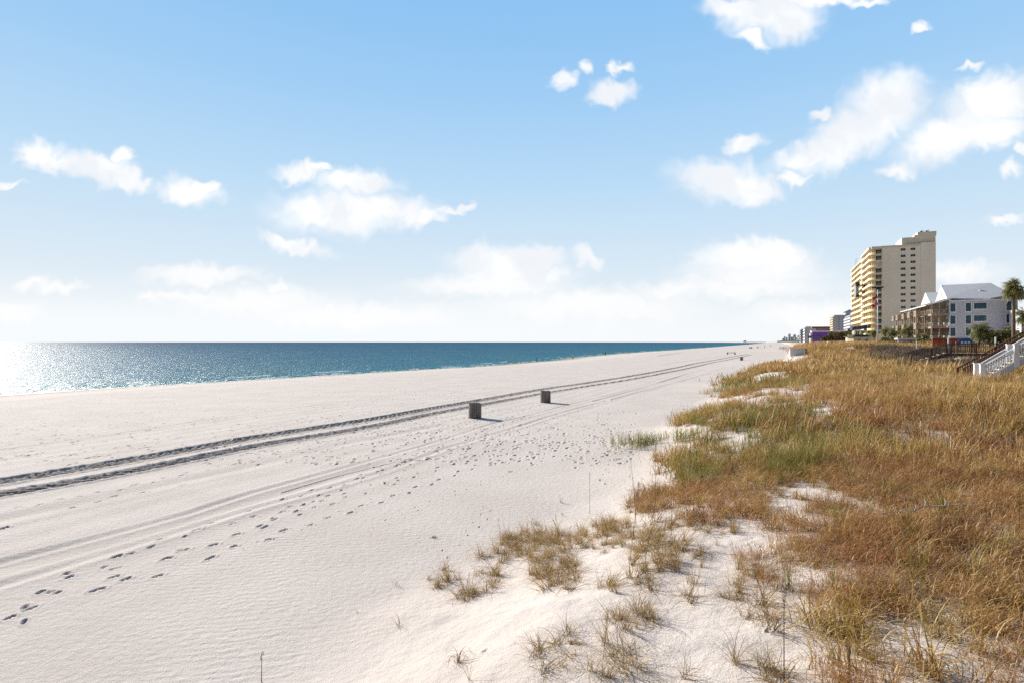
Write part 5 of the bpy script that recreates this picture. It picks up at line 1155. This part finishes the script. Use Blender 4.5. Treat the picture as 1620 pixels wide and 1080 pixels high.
# white stair
ws = site('white_stair', 42.1, 10.72, 0, 'white painted stair with balusters and tan treads at the right edge', 'stair')
zb, run, rise, wd = 2.15, 4.6, 3.35, 1.15; n = 17
for i in range(n):
    x0 = run * i / n; z = zb + rise * (i + 1) / n; mb = MB(); mb.box(x0 - .03, x0 + run / n + .01, .06, wd - .06, z - .045, z); mb.build('tread', 'tread', ws)
for y_ in (0.02, wd - .02): mb = MB(); mb.bar((0, y_, zb - .08), (run, y_, zb + rise - .08), .05, .34); mb.build('stringer', 'greysiding', ws)
for y_ in (0, wd):
    mb = MB(); a = Vector((.05, y_, zb + .02)); b_ = Vector((run, y_, zb + rise + .02)); up = Vector((0, 0, .92)); mb.bar(a + up, b_ + up, .09, .06); mb.bar(a + Vector((0, 0, .77)), b_ + Vector((0, 0, .77)), .05, .07); mb.bar(a + Vector((0, 0, .13)), b_ + Vector((0, 0, .13)), .05, .07)
    for i in range(1, 37): q = a + (b_ - a) * (i / 37); mb.bar(q + Vector((0, 0, .13)), q + Vector((0, 0, .77)), .038)
    mb.build('balustrade', 'white', ws)
    for x_ in (0, 1.56, 3.2, run):
        z = zb + rise * x_ / run; mb = MB(); X, Y = xy(42.1 + y_, 10.72 + x_); g_ = H1(X, Y) - .2; mb.box(x_ - .12, x_ + .12, y_ - .12, y_ + .12, g_ if x_ < .1 or x_ > 3 else z - .2, z + 1.06); mb.box(x_ - .15, x_ + .15, y_ - .15, y_ + .15, z + 1.06, z + 1.1); mb.build('newel_post', 'white', ws)
mb = MB(); mb.box(run, run + 4, 0, wd, zb + rise - .15, zb + rise); mb.build('landing', 'tread', ws)

# ------------------------------------------------------------------ odds and ends behind the dune
def fence_run(name, px0, px1, s, z0, z1, mat, label):
    X, Y = ray_s(px0, s); t0 = st(X, Y)[1]; X, Y = ray_s(px1, s); t1 = st(X, Y)[1]; f = site(name, s, t0, 0, label, 'fence'); w = t1 - t0; mb = MB(); n = int(w / .16)
    for i in range(n): mb.box(i * .16, i * .16 + .14, 0, .04, z0, z1)
    mb.box(0, w, .04, .09, z0 + .3, z0 + .42); mb.box(0, w, .04, .09, z1 - .3, z1 - .18); mb.build('board_panel', mat, f)
    for i in range(int(w / 2) + 1): mb = MB(); mb.box(i * 2, i * 2 + .12, -.08, 0, z0 - 1, z1 + .05); mb.build('post', mat, f)
fence_run('red_fence', 1475, 1537, 120, 3.4, zat(535, 115 * .87), 'red', 'bright red board fence in front of the timber balconies')
X, Y = ray_s(1515.5, 100); s_, t_ = st(X, Y)
asg = site('arched_sign', 100, t_, 0, 'blue arched board with white shapes between two orange posts', 'sign'); zc = 3.95; WS = .85
mb = MB(); mb.prismy([(0, zc - .05)] + [(WS + WS * math.cos(R(a_)), zc + .62 + .5 * math.sin(R(a_))) for a_ in range(180, -1, -15)] + [(2 * WS, zc - .05)], 0, .1); mb.build('board', 'blue', asg)
mb = MB()
for x_ in (.3, .7, 1.1): mb.prismy([(x_, zc + .40), (x_ + .32, zc + .40), (x_ + .26, zc + .62), (x_ + .05, zc + .64)], -.03, -.005); mb.box(x_ + .03, x_ + .29, -.03, -.005, zc + .12, zc + .26)
mb.build('white_shapes', 'white', asg)
for x_ in (-.24, 1.74): mb = MB(); mb.box(x_, x_ + .2, -.05, .2, 2.2, zc + .62); mb.build('post', 'orangewood', asg)
def post(px, py_top, s, label, r=.09, mat='white'):
    X, Y = ray_s(px, s); z0 = H1(X, Y) - .2; mb = MB(); mb.tube([(0, 0, 0), (0, 0, zat(py_top, Y) - z0)], [r, r], 10); mb.tube([(0, 0, zat(py_top, Y) - z0), (0, 0, zat(py_top, Y) - z0 + .06)], [r * 1.25, r * .7], 10)
    tag(mb.build('marker_post', mat, loc=(X, Y, z0), smooth=False), label, 'post')
post(1450.3, 540.5, 112, 'short white post on the dune under the far palms'); post(1500.3, 535.5, 96, 'slim white post at the end of the red fence'); post(1575, 534, 84, 'white post rising behind the grey board fence', .08)
post(1507.3, 581, 66, 'weathered grey stump in the brush under the dark deck', .09, 'greytimber'); post(1478, 588, 58, 'thin grey stake in the grass left of the stump', .04, 'greytimber'); post(1497.5, 578, 70, 'short grey stake left of the weathered stump', .05, 'greytimber')
X, Y = ray_s(1420, 150); sh_ = site('shelter', 150, st(X, Y)[1], -.45, 'pale flat roofed shelter among the far palms', 'shelter'); mb = MB(); mb.box(0, 3.6, 0, 4, 5.5, 5.8); mb.build('roof', 'palegrey', sh_)
for x_ in (.1, 3.3): mb = MB(); mb.box(x_, x_ + .2, .1, .3, 2.5, 5.5); mb.build('post', 'palegrey', sh_)
mb = MB(); mb.box(.5, 3.3, 3, 3.2, 3, 5.5); mb.build('back_wall', 'darkgrey', sh_)
# storage box on the beach
X, Y, _z = on_ground(1261, 562.5); X = along(1250, Y)
bx = empty('storage_box', (X, Y, _z - .05), R(-20), 'pale grey storage box standing where dune meets beach', 'box')
mb = MB(); mb.box(0, 3.9, 0, 1.6, .1, 2.25); mb.build('body', 'lightgrey', bx); mb = MB(); mb.box(-.06, 4.45, -.06, 1.66, 2.15, 2.23); mb.build('lid', 'grey', bx)
mb = MB(); mb.box(3.9, 4.4, .02, 1.58, .1, 2.15); mb.build('door_panel', 'darkgrey', bx); mb = MB()
for x_ in (.3, 3.4): mb.box(x_, x_ + .4, .1, 1.5, -.2, .1)
mb.build('skids', 'greytimber', bx); bx.scale = (Y / 165,) * 3
# low pale panels behind it
for i, (px, w_, lb) in enumerate([(1236, 2.6, 'pale slatted beach panel at the far dune tip, left one'), (1242.5, 2.2, 'pale slatted beach panel at the far dune tip, right one')]):
    Y = 330; X = along(px, Y); z = .1; p_ = empty('beach_panel', (X, Y, z), 0, lb, 'panel'); mb = MB()
    for k in range(4): mb.box(-w_ / 2, w_ / 2, 0, .06, .35 + k * .42, .6 + k * .42)
    mb.build('slats', 'palegrey', p_)
    for x_ in (-w_ / 2, w_ / 2 - .1): mb = MB(); mb.box(x_, x_ + .1, .06, .16, -.2, 2.0); mb.build('post', 'grey', p_)
# low steel frame on the sand
X, Y = ground_at(1156.7, 560.2); fr = empty('beach_frame', (X, Y, H1(X, Y)), 0, 'low steel frame with two end stands and rails on the sand', 'frame')
for z_ in (.42, .78): mb = MB(); mb.tube([(-1.45, 0, z_), (1.45, 0, z_)], .05, 6); mb.build('rail', 'grey', fr)
for x_ in (-1.45, 1.35):
    mb = MB(); mb.box(x_, x_ + .12, -.06, .06, 0, 1.0); mb.box(x_ - .08, x_ + .2, -.5, .5, 0, .1); mb.box(x_ - .08, x_ + .2, -.25, .25, .1, .6); mb.build('end_stand', 'black', fr)
# dark gear far off on the sand
for px, py, w_, h_, lb in [(1186.2, 550.8, 1.0, 1.1, 'dark bin, left of the touching pair far down the beach'), (1189, 550.8, 1.0, 1.1, 'dark bin, right of the touching pair far down the beach'), (1198.8, 550.3, 1.0, 1.1, 'dark bin standing right of the touching pair'), (1219, 547.4, 1.2, 1.0, 'farthest dark bin, right of the standing figure')]:
    X, Y = ground_at(px, py); o = copy_tree(b1); o.location = (X, Y, -.02); o.scale = (1.25, 1.25, 1.15); o['label'] = lb; o.rotation_euler = (0, 0, px)

# ------------------------------------------------------------------ people
def figure(pose, cloth):
    """one continuous skinned body; y is forward"""
    J = dict(pel=(0, 0, .93), wai=(0, 0, 1.07), che=(0, .01, 1.30), nek=(0, .01, 1.47), hd0=(0, .02, 1.56), hd1=(0, .03, 1.70),
             shl=(-.17, .01, 1.42), shr=(.17, .01, 1.42), hil=(-.09, 0, .90), hir=(.09, 0, .90))
    st_ = pose.get('stride', .25); sp = pose.get('spread', .0)
    J['knl'] = (-.10 - sp * .5, st_ * .55, .50); J['anl'] = (-.11 - sp, st_ * .9, .09); J['tol'] = (-.12 - sp, st_ * .9 + .18, .03)
    J['knr'] = (.10 + sp * .5, -st_ * .25, .49); J['anr'] = (.11 + sp, -st_ * 1.0, .10); J['tor'] = (.12 + sp, -st_ * 1.0 + .17, .03)
    ar = pose.get('arms', 'swing')
    if ar == 'swing': J['ell'] = (-.24, -.10, 1.16); J['hal'] = (-.25, -.06, .92); J['elr'] = (.24, .06, 1.16); J['har'] = (.25, .20, .95)
    elif ar == 'hips': J['ell'] = (-.36, -.06, 1.18); J['hal'] = (-.20, .06, 1.02); J['elr'] = (.36, -.06, 1.18); J['har'] = (.20, .06, 1.02)
    elif ar == 'front': J['ell'] = (-.24, .05, 1.16); J['hal'] = (-.12, .28, 1.2); J['elr'] = (.24, .05, 1.16); J['har'] = (.12, .28, 1.2)
    else: J['ell'] = (-.23, -.02, 1.15); J['hal'] = (-.23, .05, .88); J['elr'] = (.23, -.02, 1.15); J['har'] = (.23, .05, .88)
    rad = dict(pel=.145, wai=.125, che=.15, nek=.06, hd0=.085, hd1=.09, shl=.07, shr=.07, ell=.046, elr=.046, hal=.035, har=.035, hil=.10, hir=.10, knl=.065, knr=.065, anl=.045, anr=.045, tol=.035, tor=.035)
    E = [('pel', 'wai'), ('wai', 'che'), ('che', 'nek'), ('nek', 'hd0'), ('hd0', 'hd1'), ('che', 'shl'), ('shl', 'ell'), ('ell', 'hal'), ('che', 'shr'), ('shr', 'elr'), ('elr', 'har'), ('pel', 'hil'), ('hil', 'knl'), ('knl', 'anl'), ('anl', 'tol'), ('pel', 'hir'), ('hir', 'knr'), ('knr', 'anr'), ('anr', 'tor')]
    ks = list(rad); me = bpy.data.meshes.new('p'); me.from_pydata([J[k] for k in ks], [(ks.index(a), ks.index(b)) for a, b in E], [])
    ob = bpy.data.objects.new('p', me); COL.objects.link(ob); sk_ = ob.modifiers.new('s', 'SKIN'); ob.modifiers.new('u', 'SUBSURF').levels = 1
    for i, k in enumerate(ks): me.skin_vertices[0].data[i].radius = (rad[k], rad[k] * (.72 if k in ('pel', 'wai', 'che') else 1)); me.skin_vertices[0].data[i].use_root = (k == 'pel')
    dg = bpy.context.evaluated_depsgraph_get(); res = bpy.data.meshes.new_from_object(ob.evaluated_get(dg)); bpy.data.objects.remove(ob); res.name = 'person'
    top, bot, sh_ = cloth
    for mm in ('skin', 'hair', top, bot, 'blackcloth'): res.materials.append(M[mm])
    shorts = sh_
    for p_ in res.polygons:
        c_ = p_.center; p_.use_smooth = True
        hand = abs(c_.x) > .17 and (c_ - Vector(J['hal'])).length < .1 or (c_ - Vector(J['har'])).length < .1
        p_.material_index = 1 if c_.z > 1.62 or (c_.z > 1.55 and c_.y < 0) else 0 if c_.z > 1.50 else 0 if hand else 2 if c_.z > .98 or (abs(c_.x) > .19 and c_.z > .8) else 4 if c_.z < .08 else (0 if shorts and c_.z < .52 else 3)
    return res
PP = [(849.5, 571.5, dict(stride=.22, arms='side'), ('navycloth', 'blackcloth', 0), 75, 1.76, 'person in dark clothes walking at the water edge, nearest of all'), (906.3, 567.6, dict(stride=.05, arms='front'), ('whitecloth', 'blackcloth', 0), 10, 1.80, 'person in a white top and dark trousers facing the sea'),
      (957.7, 562.0, dict(stride=.04, arms='hips'), ('blackcloth', 'blackcloth', 1), 20, 1.75, 'stocky person in black with hands on hips at the water edge'), (994.5, 560.6, dict(stride=.08, arms='side'), ('greycloth', 'tancloth', 0), 60, 1.7, 'person in grey standing alone right of the stocky one'),
      (1073.6, 551.6, dict(stride=.1, arms='side'), ('greycloth', 'blackcloth', 0), 60, 1.7, 'tiny figure in grey wading left of the distant couples'), (1113, 550.6, dict(stride=.25), ('blackcloth', 'blackcloth', 0), 50, 1.8, 'left walker of the first distant couple in dark clothes'), (1115.2, 550.5, dict(stride=.2), ('navycloth', 'blackcloth', 0), 50, 1.75, 'right walker of the first distant couple in dark clothes'),
      (1122, 549.9, dict(stride=.2), ('blackcloth', 'greycloth', 0), 50, 1.7, 'left walker of the second distant couple'), (1125.3, 549.6, dict(stride=.2), ('navycloth', 'blackcloth', 0), 50, 1.9, 'taller right walker of the second distant couple'), (1134.7, 549.2, dict(stride=.05), ('tancloth', 'tancloth', 1), 0, 1.6, 'faint figure in light clothes right of the distant couples'),
      (1182.4, 546.0, dict(stride=.1), ('blackcloth', 'blackcloth', 0), 30, 1.75, 'dark figure far off on the sand above the beach frame'), (1209.7, 550.4, dict(stride=.12, arms='side'), ('navycloth', 'greycloth', 1), 200, 2.0, 'dark figure standing between the distant dark bins'), (1202.5, 550.2, dict(stride=.1), ('tancloth', 'tancloth', 1), 90, 1.2, 'small light figure beside a distant dark bin')]
for px, py, pose, cl, deg, h_, lb in PP:
    me = figure(pose, cl); X, Y, Z = on_ground(px, py)
    while Z < WATER + .12 and py < 600: py += .25; X, Y, Z = on_ground(px, py)
    o = put('person', me, None, (X, Y, Z - .02), R(-deg)); k = h_ / 1.79; o.scale = (k * 1.05, k * 1.05, k); tag(o, lb, 'person')
# sailing boat and pier far out
Y = 5200; bt_ = empty('boat', (along(661, Y), Y, WATER), 0, 'tiny white sailing boat on the horizon', 'boat'); mb = MB(); mb.prismy([(-5, 1.6), (-4, 0), (4, 0), (6.5, 1.9)], -1.4, 1.4); mb.build('hull', 'white', bt_)
mb = MB(); mb.prismy([(-3.5, 2.5), (.3, 2.5), (.3, 13)], -.05, .05); mb.build('sail', 'white', bt_); mb = MB(); mb.tube([(.5, 0, 1.5), (.5, 0, 14)], .12, 6); mb.build('mast', 'grey', bt_)
Yp = 6500; pr = empty('fishing_pier', (along(1176, Yp), Yp, WATER), 0, 'long pale pier standing out to sea near the end of the shore', 'pier')
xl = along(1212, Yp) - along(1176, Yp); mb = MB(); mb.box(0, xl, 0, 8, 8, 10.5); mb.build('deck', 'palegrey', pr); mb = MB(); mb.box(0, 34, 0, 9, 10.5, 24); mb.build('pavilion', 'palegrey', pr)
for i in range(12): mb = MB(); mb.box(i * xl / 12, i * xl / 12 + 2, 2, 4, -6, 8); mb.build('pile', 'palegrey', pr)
